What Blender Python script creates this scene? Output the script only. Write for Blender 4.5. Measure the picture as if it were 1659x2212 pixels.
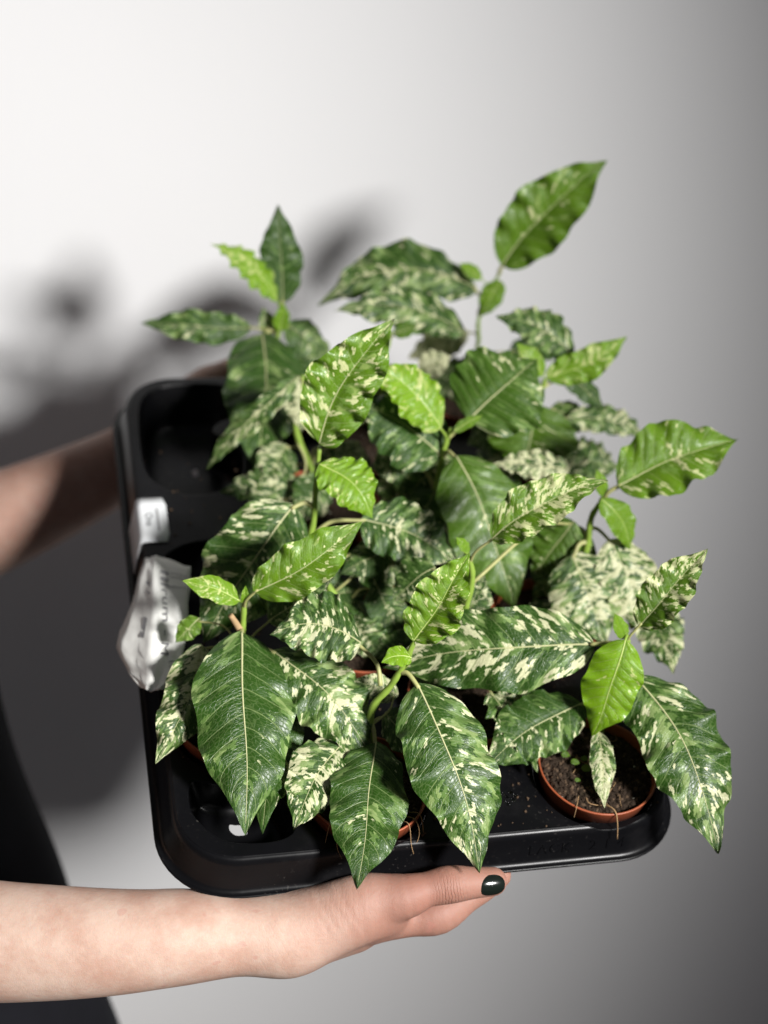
import bpy, bmesh, math, random
import numpy as np
from mathutils import Vector, Matrix

# ------------------------------------------------------------------ camera, light, exposure
scene = bpy.context.scene
for o in list(bpy.data.objects): bpy.data.objects.remove(o)
COL = scene.collection
FPX, CX, CY = 3290.0, 829.5, 1106.0            # focal length and centre, in a 1659 x 2212 picture
PITCH = math.radians(20.0)
CAM = np.array([0.0, 0.0, 1.65])
RIGHT = np.array([1.0, 0, 0]); FWD = np.array([0, math.cos(PITCH), -math.sin(PITCH)])
UP = np.array([0, math.sin(PITCH), math.cos(PITCH)]); DOWN = -UP

cd = bpy.data.cameras.new('camera'); cam = bpy.data.objects.new('camera', cd); COL.objects.link(cam)
cam.location = CAM; cam.rotation_euler = (math.radians(90) - PITCH, 0, 0)
cd.sensor_fit = 'HORIZONTAL'; cd.sensor_width = 36.0; cd.lens = 36.0 * FPX / 1659.0
cd.clip_start = 0.05; cd.clip_end = 50
cd.dof.use_dof = True; cd.dof.focus_distance = 0.985; cd.dof.aperture_fstop = 4.6
scene.camera = cam
scene.render.resolution_x, scene.render.resolution_y = 768, 1024

w = bpy.data.worlds.new('World'); scene.world = w; w.use_nodes = True
bg = w.node_tree.nodes['Background']; bg.inputs[0].default_value = (0.90, 0.90, 1.0, 1); bg.inputs[1].default_value = 0.078

ld = bpy.data.lights.new('key_lamp', 'SPOT'); key = bpy.data.objects.new('key_lamp', ld); COL.objects.link(key)
ld.energy = 530; ld.color = (1.0, 0.985, 0.965); ld.shadow_soft_size = 0.175
ld.spot_size = math.radians(84); ld.spot_blend = 1.0
key.location = (1.24, -0.50, 2.00)
az, el = math.radians(60.0), math.radians(-16.0)
kd = Vector((-math.sin(az) * math.cos(el), math.cos(az) * math.cos(el), math.sin(el)))
key.rotation_euler = kd.to_track_quat('-Z', 'Y').to_euler()

scene.view_settings.view_transform = 'Standard'; scene.view_settings.look = 'None'
scene.view_settings.exposure = 0.0; scene.view_settings.gamma = 1.0
scene.view_settings.use_curve_mapping = False
rng = random.Random(7); nr = np.random.RandomState(11)

# ------------------------------------------------------------------ helpers
def W(px, py, z):
    x = (px - CX) / FPX * z; y = (py - CY) / FPX * z
    return CAM + RIGHT * x + DOWN * y + FWD * z

def mesh_obj(name, verts, faces, mat=None, parent=None, smooth=True, uv=None):
    me = bpy.data.meshes.new(name)
    me.from_pydata([tuple(map(float, v)) for v in verts], [], [tuple(map(int, f)) for f in faces])
    if smooth: me.polygons.foreach_set('use_smooth', [True] * len(me.polygons))
    if uv is not None:
        l = me.uv_layers.new(name='UVMap'); idx = np.empty(len(me.loops), dtype=np.int32)
        me.loops.foreach_get('vertex_index', idx)
        l.data.foreach_set('uv', np.asarray(uv, dtype=np.float32)[idx].ravel())
    me.update()
    o = bpy.data.objects.new(name, me); COL.objects.link(o)
    if mat: me.materials.append(mat)
    if parent: o.parent = parent; o.matrix_parent_inverse = parent.matrix_world.inverted()
    return o

def empty(name, loc):
    o = bpy.data.objects.new(name, None); COL.objects.link(o); o.location = tuple(map(float, loc))
    o.empty_display_size = 0.03
    o.matrix_world = Matrix.Translation(tuple(map(float, loc)))
    return o

def tag(o, label=None, cat=None, group=None, kind=None):
    if label: o['label'] = label
    if cat: o['category'] = cat
    if group: o['group'] = group
    if kind: o['kind'] = kind
    return o

def norm(v): v = np.asarray(v, float); return v / (np.linalg.norm(v) + 1e-12)

def spline(pts, n):
    """Catmull-Rom through pts (any dimension), n samples."""
    P = np.asarray(pts, float)
    if len(P) == 2: t = np.linspace(0, 1, n)[:, None]; return P[0] * (1 - t) + P[1] * t
    P = np.vstack([2 * P[0] - P[1], P, 2 * P[-1] - P[-2]])
    out = []; m = len(P) - 3
    for s in np.linspace(0, m - 1e-9, n):
        i = int(s); t = s - i; a, b, c, d = P[i:i + 4]
        out.append(.5 * (2 * b + (c - a) * t + (2 * a - 5 * b + 4 * c - d) * t * t + (3 * b - a - 3 * c + d) * t ** 3))
    return np.array(out)

def tube(path, radii, seg=8, cap=True):
    path = np.asarray(path, float); n = len(path); V = []; F = []
    ref = np.array([0.3, 0.2, 0.93]); prev = None
    for i in range(n):
        t = norm(path[min(i + 1, n - 1)] - path[max(i - 1, 0)])
        a = np.cross(t, ref) if prev is None else prev - t * np.dot(prev, t)
        if np.linalg.norm(a) < 1e-6: a = np.cross(t, [1, 0, 0])
        a = norm(a); prev = a; b = np.cross(t, a)
        for k in range(seg):
            th = 2 * math.pi * k / seg
            V.append(path[i] + radii[i] * (math.cos(th) * a + math.sin(th) * b))
    for i in range(n - 1):
        for k in range(seg):
            F.append((i * seg + k, i * seg + (k + 1) % seg, (i + 1) * seg + (k + 1) % seg, (i + 1) * seg + k))
    if cap:
        V.append(path[0]); V.append(path[-1]); c0, c1 = len(V) - 2, len(V) - 1
        for k in range(seg):
            F.append((c0, (k + 1) % seg, k)); F.append((c1, (n - 1) * seg + k, (n - 1) * seg + (k + 1) % seg))
    return V, F

def merge(parts):
    V, F = [], []
    for v, f in parts:
        o = len(V); V += list(v); F += [tuple(i + o for i in q) for q in f]
    return V, F

# ------------------------------------------------------------------ materials
class NT:
    def __init__(s, name):
        s.m = bpy.data.materials.new(name); s.m.use_nodes = True; s.t = s.m.node_tree
        s.b = s.t.nodes['Principled BSDF']; s.out = s.t.nodes['Material Output']
    def n(s, kind, **kw):
        nd = s.t.nodes.new(kind)
        for k, v in kw.items():
            if k.startswith('i_'): nd.inputs[int(k[2:]) if k[2:].isdigit() else k[2:]].default_value = v
            else: setattr(nd, k, v)
        return nd
    def l(s, a, b): s.t.links.new(a, b)
    def put(s, sock, v):
        if hasattr(v, 'is_output') or isinstance(v, bpy.types.NodeSocket): s.l(v, sock)
        else: sock.default_value = v
    def math(s, op, a, b=None, c=None, clamp=False):
        nd = s.n('ShaderNodeMath', operation=op, use_clamp=clamp); s.put(nd.inputs[0], a)
        if b is not None: s.put(nd.inputs[1], b)
        if c is not None: s.put(nd.inputs[2], c)
        return nd.outputs[0]
    def step(s, v, lo, hi):
        nd = s.n('ShaderNodeMapRange', interpolation_type='SMOOTHSTEP')
        s.put(nd.inputs[0], v); s.put(nd.inputs[1], lo); s.put(nd.inputs[2], hi); return nd.outputs[0]
    def mix(s, f, a, b, blend='MIX'):
        nd = s.n('ShaderNodeMix', data_type='RGBA', blend_type=blend)
        s.put(nd.inputs[0], f); s.put(nd.inputs[6], a); s.put(nd.inputs[7], b); return nd.outputs[2]
    def noise(s, vec, scale, detail=3, rough=.5, dist=0.0):
        nd = s.n('ShaderNodeTexNoise'); nd.inputs['Scale'].default_value = scale
        nd.inputs['Detail'].default_value = detail; nd.inputs['Roughness'].default_value = rough
        nd.inputs['Distortion'].default_value = dist
        if vec is not None: s.l(vec, nd.inputs['Vector'])
        return nd.outputs['Fac']
    def bump(s, h, strength, dist):
        nd = s.n('ShaderNodeBump'); nd.inputs['Strength'].default_value = strength
        nd.inputs['Distance'].default_value = dist; s.l(h, nd.inputs['Height']); return nd.outputs[0]
    def set(s, **kw):
        for k, v in kw.items(): s.put(s.b.inputs[k.replace('_', ' ')], v)

def c4(r, g, b): return (r, g, b, 1)

def mat_plain(name, col, rough=.5, spec=.5, var=.15, nscale=60, bump=0.0, bscale=200, bdist=.0005):
    M = NT(name); tc = M.n('ShaderNodeTexCoord').outputs['Object']
    f = M.noise(tc, nscale, 4, .6)
    lo = c4(*[x * (1 - var) for x in col]); hi = c4(*[min(1, x * (1 + var)) for x in col])
    M.set(Base_Color=M.mix(f, lo, hi), Roughness=rough)
    M.b.inputs['Specular IOR Level'].default_value = spec
    if bump: M.l(M.bump(M.noise(tc, bscale, 4, .6), bump, bdist), M.b.inputs['Normal'])
    return M

def make_leaf_mat():
    M = NT('variegated_leaf')
    uv = M.n('ShaderNodeUVMap').outputs[0]
    sp = M.n('ShaderNodeSeparateXYZ'); M.l(uv, sp.inputs[0])
    u = sp.outputs[0]; v = M.math('MULTIPLY_ADD', sp.outputs[1], 2.0, -1.0); av = M.math('ABSOLUTE', v)
    oi = M.n('ShaderNodeObjectInfo'); oc = M.n('ShaderNodeSeparateColor'); M.l(oi.outputs['Color'], oc.inputs[0])
    seed, cream, youth = oc.outputs[0], oc.outputs[1], oc.outputs[2]; pale = oi.outputs['Alpha']
    av12 = M.math('POWER', av, 1.25)
    s = M.math('SUBTRACT', u, M.math('MULTIPLY', av12, 0.15))
    def coords(ku, kv, off):
        cb = M.n('ShaderNodeCombineXYZ')
        M.put(cb.inputs[0], M.math('MULTIPLY', s, ku)); M.put(cb.inputs[1], M.math('MULTIPLY', v, kv))
        M.put(cb.inputs[2], M.math('MULTIPLY_ADD', seed, 41.0, off)); return cb.outputs[0]
    def cells(ku, kv, off, warp):
        cb = M.n('ShaderNodeCombineXYZ')
        M.put(cb.inputs[0], M.math('ADD', M.math('MULTIPLY_ADD', s, ku, off), M.math('MULTIPLY', seed, 91.0)))
        M.put(cb.inputs[1], M.math('ADD', M.math('MULTIPLY_ADD', v, kv, off), M.math('MULTIPLY', seed, 57.0)))
        wn = M.n('ShaderNodeTexNoise', noise_dimensions='2D'); wn.inputs['Scale'].default_value = 1.1; wn.inputs['Detail'].default_value = 3
        M.l(cb.outputs[0], wn.inputs['Vector'])
        va = M.n('ShaderNodeVectorMath', operation='MULTIPLY_ADD'); M.l(wn.outputs['Color'], va.inputs[0]); va.inputs[1].default_value = (warp, warp, 0); M.l(cb.outputs[0], va.inputs[2])
        vo = M.n('ShaderNodeTexVoronoi', voronoi_dimensions='2D', feature='F1'); vo.inputs['Scale'].default_value = 1.0
        M.l(va.outputs[0], vo.inputs['Vector']); return vo.outputs['Position']
    def cell_noise(pos, kx, ky, off, detail, rough):
        mp = M.n('ShaderNodeMapping'); mp.inputs['Scale'].default_value = (kx, ky, 1); mp.inputs['Location'].default_value = (off, off * .7, off)
        M.l(pos, mp.inputs['Vector']); return M.noise(mp.outputs[0], 1.0, detail, rough, .3)
    pA = cells(54.0, 8.5, 3.0, 1.2); pB = cells(74.0, 11.5, 23.0, 1.4)
    nA = cell_noise(pA, .21, .19, 4.0, 4, .64); nB = cell_noise(pB, .185, .175, 9.0, 5, .70)
    nC = M.noise(coords(46.0, 6.0, 29.0), 1.0, 4, .6, .3)
    nL = M.noise(coords(3.0, 0.5, 51.0), 1.0, 1, .5)
    nLk = M.math('MULTIPLY_ADD', nL, .24, -.12)
    a = M.math('ADD', nA, nLk); b = M.math('ADD', nB, nLk)
    tP = M.math('MULTIPLY_ADD', pale, -.34, .69); tC = M.math('MULTIPLY_ADD', cream, -.34, .695)
    mP = M.step(a, tP, M.math('ADD', tP, .006)); mC = M.step(b, tC, M.math('ADD', tC, .006))
    mP2 = M.step(a, M.math('ADD', tP, .07), M.math('ADD', tP, .076))
    # base greens
    gn = M.noise(coords(7.0, 1.0, 71.0), 1.0, 3, .6)
    old = M.mix(gn, c4(.010, .036, .0030), c4(.028, .080, .0070))
    yng = M.mix(gn, c4(.11, .25, .004), c4(.25, .45, .009))
    base = M.mix(youth, old, yng)
    palec = M.mix(youth, c4(.092, .165, .038), c4(.20, .36, .04))
    palec2 = M.mix(youth, c4(.21, .29, .10), c4(.33, .47, .08))
    creamc = M.mix(youth, c4(.57, .57, .35), c4(.52, .58, .20))
    col = M.mix(mP, base, palec); col = M.mix(mP2, col, palec2); col = M.mix(mC, col, creamc)
    # lateral veins
    t = M.math('MULTIPLY', s, 10.5)
    fr = M.math('ABSOLUTE', M.math('SUBTRACT', M.math('FRACT', M.math('ADD', t, M.math('MULTIPLY', M.math('SIGN', v), .17))), .5))
    vein = M.math('SUBTRACT', 1.0, M.step(fr, .008, .042))
    vein = M.math('MULTIPLY', vein, M.math('SUBTRACT', 1.0, M.step(av, .75, .98)))
    t2 = M.math('MULTIPLY', M.math('SUBTRACT', u, M.math('MULTIPLY', av, .10)), 52.0)
    fr2 = M.math('ABSOLUTE', M.math('SUBTRACT', M.math('FRACT', M.math('ADD', t2, M.math('MULTIPLY', nC, .9))), .5))
    fine = M.math('SUBTRACT', 1.0, M.step(fr2, .02, .16))
    vo = M.n('ShaderNodeTexVoronoi', feature='DISTANCE_TO_EDGE'); vo.inputs['Scale'].default_value = 1.0
    M.l(coords(58.0, 9.0, 5.0), vo.inputs['Vector'])
    ret = M.math('SUBTRACT', 1.0, M.step(vo.outputs['Distance'], .0, .12))
    veinc = M.mix(youth, c4(.20, .27, .10), c4(.34, .44, .12))
    col = M.mix(M.math('MULTIPLY', vein, .8), col, veinc)
    col = M.mix(M.math('MULTIPLY', ret, .22), col, veinc)
    col = M.mix(M.math('MULTIPLY', fine, .07), col, veinc)
    h = M.math('ADD', M.math('MULTIPLY', vein, -.9), M.math('ADD', M.math('MULTIPLY', ret, -.35), M.math('MULTIPLY', fine, -.25)))
    bn = M.bump(h, .55, .0006)
    M.set(Base_Color=col, Roughness=M.math('MULTIPLY_ADD', youth, -.10, .36))
    M.b.inputs['Specular IOR Level'].default_value = .36
    M.l(bn, M.b.inputs['Normal'])
    tr = M.n('ShaderNodeBsdfTranslucent'); M.l(M.mix(.5, col, c4(.45, .75, .02), 'MULTIPLY'), tr.inputs[0]); M.l(bn, tr.inputs[1])
    mx = M.n('ShaderNodeMixShader'); M.put(mx.inputs[0], M.math('MULTIPLY_ADD', youth, .15, .14))
    M.l(M.b.outputs[0], mx.inputs[1]); M.l(tr.outputs[0], mx.inputs[2]); M.l(mx.outputs[0], M.out.inputs[0])
    return M.m

def make_skin():
    M = NT('skin'); tc = M.n('ShaderNodeTexCoord').outputs['Object']
    f1 = M.step(M.noise(tc, 30, 5, .65), .30, .70); f2 = M.noise(tc, 130, 4, .65); f3 = M.noise(tc, 7, 2, .5)
    col = M.mix(f1, c4(.405, .25, .19), c4(.505, .37, .30))
    col = M.mix(M.math('MULTIPLY', M.step(f2, .55, .75), .30), col, c4(.47, .27, .22))
    # hand and knuckles redder than the forearm, shade on the hand painted in too
    geo = M.n('ShaderNodeAttribute', attribute_name='redness_and_shade').outputs['Fac']
    col = M.mix(M.math('MULTIPLY', geo, 1.0, clamp=True), col, c4(.27, .13, .095))
    spots = M.math('MULTIPLY', M.step(M.noise(tc, 75, 1, .5), .72, .76), .3)
    col = M.mix(spots, col, c4(.38, .16, .13))
    M.set(Base_Color=col, Roughness=.58)
    M.b.inputs['Specular IOR Level'].default_value = .35
    M.b.inputs['Subsurface Weight'].default_value = .25; M.b.inputs['Subsurface Radius'].default_value = (1, .35, .2)
    M.b.inputs['Subsurface Scale'].default_value = .006
    vo = M.n('ShaderNodeTexVoronoi', feature='DISTANCE_TO_EDGE'); vo.inputs['Scale'].default_value = 900; M.l(tc, vo.inputs['Vector'])
    h = M.math('ADD', M.math('MULTIPLY', vo.outputs['Distance'], .5), M.noise(tc, 330, 5, .7))
    fp = M.n('ShaderNodeSeparateXYZ'); M.l(M.n('ShaderNodeAttribute', attribute_name='fold_phase').outputs['Vector'], fp.inputs[0])
    fm = M.n('ShaderNodeSeparateXYZ'); M.l(M.n('ShaderNodeAttribute', attribute_name='fold_mask').outputs['Vector'], fm.inputs[0])
    wob = M.math('MULTIPLY', M.noise(tc, 70, 3, .6), 2.6); tot = None
    for q in range(3):
        tri = M.math('ABSOLUTE', M.math('SUBTRACT', M.math('FRACT', M.math('ADD', fp.outputs[q], wob)), .5))
        gr = M.math('MULTIPLY', M.step(tri, .0, .22), fm.outputs[q]); tot = gr if tot is None else M.math('ADD', tot, gr)
    b1 = M.n('ShaderNodeBump'); b1.inputs['Strength'].default_value = 1.0; b1.inputs['Distance'].default_value = .0010; M.l(tot, b1.inputs['Height'])
    b2 = M.n('ShaderNodeBump'); b2.inputs['Strength'].default_value = .5; b2.inputs['Distance'].default_value = .0006; M.l(h, b2.inputs['Height'])
    M.l(b1.outputs[0], b2.inputs['Normal']); M.l(b2.outputs[0], M.b.inputs['Normal'])
    return M.m

def make_soil():
    M = NT('soil'); tc = M.n('ShaderNodeTexCoord').outputs['Object']
    f = M.noise(tc, 260, 5, .7); g = M.noise(tc, 60, 3, .6)
    col = M.mix(f, c4(.006, .004, .0025), c4(.062, .040, .026)); col = M.mix(M.step(g, .55, .7), col, c4(.028, .019, .011))
    M.set(Base_Color=col, Roughness=.95); M.b.inputs['Specular IOR Level'].default_value = .2
    M.l(M.bump(f, 1.0, .003), M.b.inputs['Normal']); return M.m

def make_wall():
    M = NT('painted_wall'); tc = M.n('ShaderNodeTexCoord').outputs['Object']
    f = M.noise(tc, 3, 3, .5); col = M.mix(f, c4(.795, .795, .80), c4(.825, .825, .83))
    M.set(Base_Color=col, Roughness=.75); M.b.inputs['Specular IOR Level'].default_value = .25
    M.l(M.bump(M.noise(tc, 120, 4, .6), .12, .001), M.b.inputs['Normal']); return M.m

def make_black_plastic():
    M = NT('black_plastic'); tc = M.n('ShaderNodeTexCoord').outputs['Object']
    f = M.noise(tc, 40, 5, .65); d = M.step(M.noise(tc, 14, 5, .7), .52, .72)
    col = M.mix(M.math('MULTIPLY', d, .45), c4(.003, .003, .0036), c4(.011, .0105, .011))
    du = M.math('MULTIPLY', M.step(M.noise(tc, 420, 2, .6), .64, .70), M.step(M.noise(tc, 18, 3, .6), .42, .66))
    col = M.mix(M.math('MULTIPLY', du, .55), col, c4(.06, .055, .05))
    M.set(Base_Color=col, Roughness=M.math('MULTIPLY_ADD', f, .20, .22)); M.b.inputs['Specular IOR Level'].default_value = .22
    M.l(M.bump(M.noise(tc, 90, 3, .5), .06, .001), M.b.inputs['Normal']); return M.m

LEAF = make_leaf_mat(); SKIN = make_skin(); SOIL = make_soil(); WALL = make_wall(); BLACK = make_black_plastic()
STEM = mat_plain('green_stem', (.20, .30, .045), .45, .4, .35, 90, .2, 400).m
PETI = mat_plain('petiole', (.33, .33, .13), .5, .4, .35, 120, .2, 400).m
RIBM = mat_plain('midrib', (.42, .42, .22), .5, .4, .2, 150).m
RIBY = mat_plain('young_midrib', (.45, .53, .17), .45, .4, .2, 150).m
STUB = mat_plain('cut_stem', (.36, .24, .13), .8, .2, .3, 200, .4, 300).m
TERRA = mat_plain('terracotta_plastic', (.30, .075, .030), .42, .4, .25, 50, .15, 260).m
PAPER = mat_plain('white_paper', (.82, .82, .78), .98, .08, .05, 30, .25, 120, .0008).m
GLOSSP = mat_plain('glossy_label', (.80, .82, .83), .4, .4, .02, 30).m
INK = mat_plain('grey_ink', (.09, .09, .10), .8, .2, .2, 300).m
INKM = mat_plain('faded_ink', (.19, .19, .20), .8, .2, .2, 300).m
INKL = mat_plain('pale_ink', (.33, .33, .34), .8, .2, .2, 300).m
SOILP = mat_plain('peat_crumb', (.085, .055, .034), .95, .2, .5, 300, .6, 500).m
GRIT = mat_plain('perlite', (.70, .66, .55), .8, .2, .2, 300).m
ROOT = mat_plain('dry_root', (.32, .20, .10), .85, .2, .3, 200).m
NAIL = NT('black_nail_varnish'); NAIL.set(Base_Color=c4(.006, .009, .007), Roughness=.16); NAIL = NAIL.m
CLOTH = mat_plain('black_fabric', (.0065, .0065, .009), .9, .15, .3, 30, .3, 700).m
HAIR = mat_plain('dark_hair', (.03, .02, .012), .5, .4, .4, 90, .5, 300).m
FLOORM = mat_plain('floor_boards', (.24, .22, .20), .6, .3, .15, 6).m

# ------------------------------------------------------------------ the setting
WALL_Y = 1.63
def box(x0, x1, y0, y1, z0, z1):
    V = [(x, y, z) for x in (x0, x1) for y in (y0, y1) for z in (z0, z1)]
    return V, [(0, 1, 3, 2), (4, 6, 7, 5), (0, 4, 5, 1), (2, 3, 7, 6), (0, 2, 6, 4), (1, 5, 7, 3)]
tag(mesh_obj('wall', *box(-2.2, 2.2, WALL_Y, WALL_Y + .1, 0, 2.7), WALL, smooth=False), kind='structure')
tag(mesh_obj('floor', *box(-2.2, 2.2, -.4, WALL_Y, -.06, -.002), FLOORM, smooth=False), kind='structure')

# ------------------------------------------------------------------ tray
# tray frame: a across, b away from the camera, h above the deck
R_ = np.array([[.974, -.191, .123], [-.041, -.680, -.732], [.224, .708, -.670]])
Rc = np.array([[.974, -.191, .123], [-.041, -.680, -.732], [.224, .708, -.670]])
# orthonormal version of the tray axes in camera space (x right, y down, z forward)
ca = norm([.974, -.041, .224]); cb = np.array([-.191, -.680, .708]); cb = norm(cb - ca * np.dot(ca, cb)); ch = np.cross(ca, cb)
if ch[1] > 0: ch = -ch
def cam2w(v): return RIGHT * v[0] + DOWN * v[1] + FWD * v[2]
TA, TB, TH = cam2w(ca), cam2w(cb), cam2w(ch)
T0 = CAM + cam2w(np.array([-.132, .227, .978]))
def T(a, b, h=0.0): return T0 + TA * a + TB * b + TH * h
def to_tray(P): d = np.asarray(P) - T0; return np.array([np.dot(d, TA), np.dot(d, TB), np.dot(d, TH)])
TW, TD = .347, .507
ROW = lambda k: .0424 + (k - 1) * .0704
AL, AB, AM, AR, AF = .050, .152, .217, .296, .130
POT_R, HOLE_R = .0425, .0438
def zdeck(px, py, h=0.0):
    d = RIGHT * (px - CX) / FPX + DOWN * (py - CY) / FPX + FWD
    return float(np.dot(T0 + TH * h - CAM, TH) / np.dot(d, TH))

def rrect(off, rad, n=10, w=TW, d=TD):
    pts = []
    for cx_, cy_, a0 in ((w - rad, d - rad, 0), (rad, d - rad, 90), (rad, rad, 180), (w - rad, rad, 270)):
        for i in range(n + 1):
            th = math.radians(a0 + 90 * i / n)
            pts.append((cx_ + (rad + off) * math.cos(th), cy_ + (rad + off) * math.sin(th)))
    return pts

tray = empty('plant_tray', T(TW / 2, TD / 2, -.03))
tag(tray, 'black plastic carrying tray full of potted plants, held up by two hands', 'tray')

holes = []
for k in range(1, 8):
    for a in ((AF if k == 1 else AB, AR) if k % 2 else ((AM,) if k == 6 else (AL, AM))): holes.append((a, ROW(k)))
corner_cuts = [[(.013, .064), (.012, .040), (.030, .016), (.056, .011), (.074, .014), (.080, .024), (.074, .046), (.056, .060), (.036, .062), (.022, .066)],
               [(.0075, .394), (.013, .372), (.028, .356), (.050, .3505), (.072, .356), (.088, .372), (.0935, .394), (.0900, .416), (.072, .428), (.076, .440), (.094, .452), (.097, .478), (.086, .494), (.056, .497), (.028, .492), (.012, .474), (.0075, .440)]]

def smooth_loop(pts, n=48):
    P = np.asarray(pts, float); P = np.vstack([P[-2:], P, P[:3]]); q = spline(P, n * 4)
    m = len(pts); lo = int(n * 4 * 2 / (m + 4)); hi = int(n * 4 * (2 + m) / (m + 4))
    return q[lo:hi][::max(1, (hi - lo) // n)]

def circle(c, r, n=40): return [(c[0] + r * math.cos(2 * math.pi * i / n), c[1] + r * math.sin(2 * math.pi * i / n)) for i in range(n)]
cut_loops = [smooth_loop(c) for c in corner_cuts]

def deck_mesh():
    cu = bpy.data.curves.new('deck', 'CURVE'); cu.dimensions = '2D'; cu.fill_mode = 'BOTH'
    cu.extrude = .0004; cu.bevel_depth = .0011; cu.bevel_resolution = 2
    loops = [rrect(-.003, .042)] + [circle(h, HOLE_R + .0011) for h in holes] + [list(map(tuple, l)) for l in cut_loops]
    for lp in loops:
        sp = cu.splines.new('POLY'); sp.points.add(len(lp) - 1); sp.use_cyclic_u = True
        for i, p in enumerate(lp): sp.points[i].co = (p[0], p[1], 0, 1)
    ob = bpy.data.objects.new('tmp', cu); COL.objects.link(ob)
    bpy.context.view_layer.update()
    me = ob.evaluated_get(bpy.context.evaluated_depsgraph_get()).to_mesh()
    V = [T(v.co.x, v.co.y, v.co.z - .0015) for v in me.vertices]; F = [tuple(p.vertices) for p in me.polygons]
    bpy.data.objects.remove(ob); return V, F
V, F = deck_mesh(); mesh_obj('deck', V, F, BLACK, tray, smooth=False)

# skirt: flares out towards a rolled lip
prof = [(-.004, -.0004), (-.0015, -.0006), (.0003, -.0022), (.0014, -.006), (.0058, -.0235), (.0072, -.0258), (.0098, -.0268), (.0112, -.0262),
        (.0115, -.0278), (.0098, -.0284), (.0062, -.0272), (.0040, -.0240), (-.0004, -.006), (-.004, -.0024)]
V, F = [], []
rings = [rrect(o_, .042, 12) for o_, _ in prof]; nn = len(rings[0])
for (o_, h_), rg in zip(prof, rings):
    V += [T(x, y, h_) for x, y in rg]
for i in range(len(prof) - 1):
    for k in range(nn): F.append((i * nn + k, i * nn + (k + 1) % nn, (i + 1) * nn + (k + 1) % nn, (i + 1) * nn + k))
mesh_obj('skirt', V, F, BLACK, tray)

def cup(loop, depth, shrink, name, floor=True, hole=0.0):
    lp = np.asarray(loop); c = lp.mean(0); n = len(lp); V = []; F = []
    steps = [(1.0, -.0008), (.985, -.004), (shrink + .03, -depth + .004), (shrink, -depth), (shrink * .6, -depth - .0005)]
    if hole: steps.append((hole, -depth - .0005))
    for s_, h_ in steps:
        for p in lp: q = c + (p - c) * s_; V.append(T(q[0], q[1], h_))
    for i in range(len(steps) - 1):
        for k in range(n): F.append((i * n + k, i * n + (k + 1) % n, (i + 1) * n + (k + 1) % n, (i + 1) * n + k))
    if not hole: F.append(tuple(range((len(steps) - 1) * n, len(steps) * n)))
    return mesh_obj(name, V, F, BLACK, tray)
for hpos in holes: cup(circle(hpos, HOLE_R), .040, .80, 'socket', hole=.12)
cup(cut_loops[0], .024, .78, 'corner_recess', hole=.17)
cup(cut_loops[1], .040, .80, 'corner_recess', hole=.06)

def text_mesh(txt, size, extrude=0.0, spacing=1.0):
    cu = bpy.data.curves.new('txt', 'FONT'); cu.body = txt; cu.size = size; cu.extrude = extrude; cu.space_character = spacing
    cu.resolution_u = 4
    ob = bpy.data.objects.new('tmp', cu); COL.objects.link(ob); bpy.context.view_layer.update()
    me = ob.evaluated_get(bpy.context.evaluated_depsgraph_get()).to_mesh()
    V = np.array([v.co[:] for v in me.vertices]); F = [tuple(p.vertices) for p in me.polygons]
    bpy.data.objects.remove(ob); return V, F

# raised moulding on the front of the skirt
for txt, a0 in (('LACK', .238), ('2 1 4', .282)):
    V, F = text_mesh(txt, .0115, .0003, 1.12)
    out = []
    for x, y, zz in V:
        s_ = (y + .0035) / .0165                     # up the sloped skirt face
        h_ = -.0225 + s_ * .0165; o_ = .0056 - s_ * .0042
        out.append(T(a0 + x, -(o_ + .0002 + zz), h_))
    mesh_obj('moulded_lettering', out, F, BLACK, tray, smooth=False)

rs = np.random.RandomState(21)
bm = bmesh.new(); bmesh.ops.create_icosphere(bm, subdivisions=1, radius=1.0)
_iv = np.array([x.co[:] for x in bm.verts]); _if = [tuple(x.index for x in q.verts) for q in bm.faces]; bm.free()
bm = bmesh.new(); bmesh.ops.create_icosphere(bm, subdivisions=2, radius=1.0)
_iv2 = np.array([x.co[:] for x in bm.verts]); _if2 = [tuple(x.index for x in q.verts) for q in bm.faces]; bm.free()
V, F = [], []
while len(V) < 12 * 230:
    a_, b_ = rs.uniform(.01, TW - .01), rs.uniform(.004, TD - .02) * rs.random_sample() ** .6
    if any((a_ - h_[0]) ** 2 + (b_ - h_[1]) ** 2 < (HOLE_R + .003) ** 2 for h_ in holes) or (a_ < .105 and (b_ < .075 or b_ > TD - .06)): continue
    sz = rs.uniform(.0003, .0013) * rs.uniform(.6, 1.2, 3); p = _iv * sz * (1 + rs.uniform(-.25, .25, (12, 1))); o_ = len(V)
    V += [T(a_ + q[0], b_ + q[1], .0002 + q[2] + sz.min() * .5) for q in p]; F += [tuple(i + o_ for i in f) for f in _if]
tag(mesh_obj('spilled_soil', V, F, SOILP, tray, smooth=False), kind='stuff')
WATER = NT('water'); WATER.set(Base_Color=c4(1, 1, 1), Roughness=.02); WATER.b.inputs['Transmission Weight'].default_value = 1.0; WATER.b.inputs['IOR'].default_value = 1.33
for px_, py_ in ((1087, 1716), (1096, 1722), (1103, 1712), (1108, 1728), (1092, 1731), (1112, 1719), (1099, 1738)):
    q_ = to_tray(W(px_, py_, zdeck(px_, py_))); sz = rs.uniform(.0010, .0018); ph_ = []
    V = [T(q_[0] + p[0] * sz, q_[1] + p[1] * sz, .0002 + max(p[2], -.05) * sz * .55) for p in _iv2]
    mesh_obj('water_drop', V, _if2, WATER.m, tray)

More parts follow.
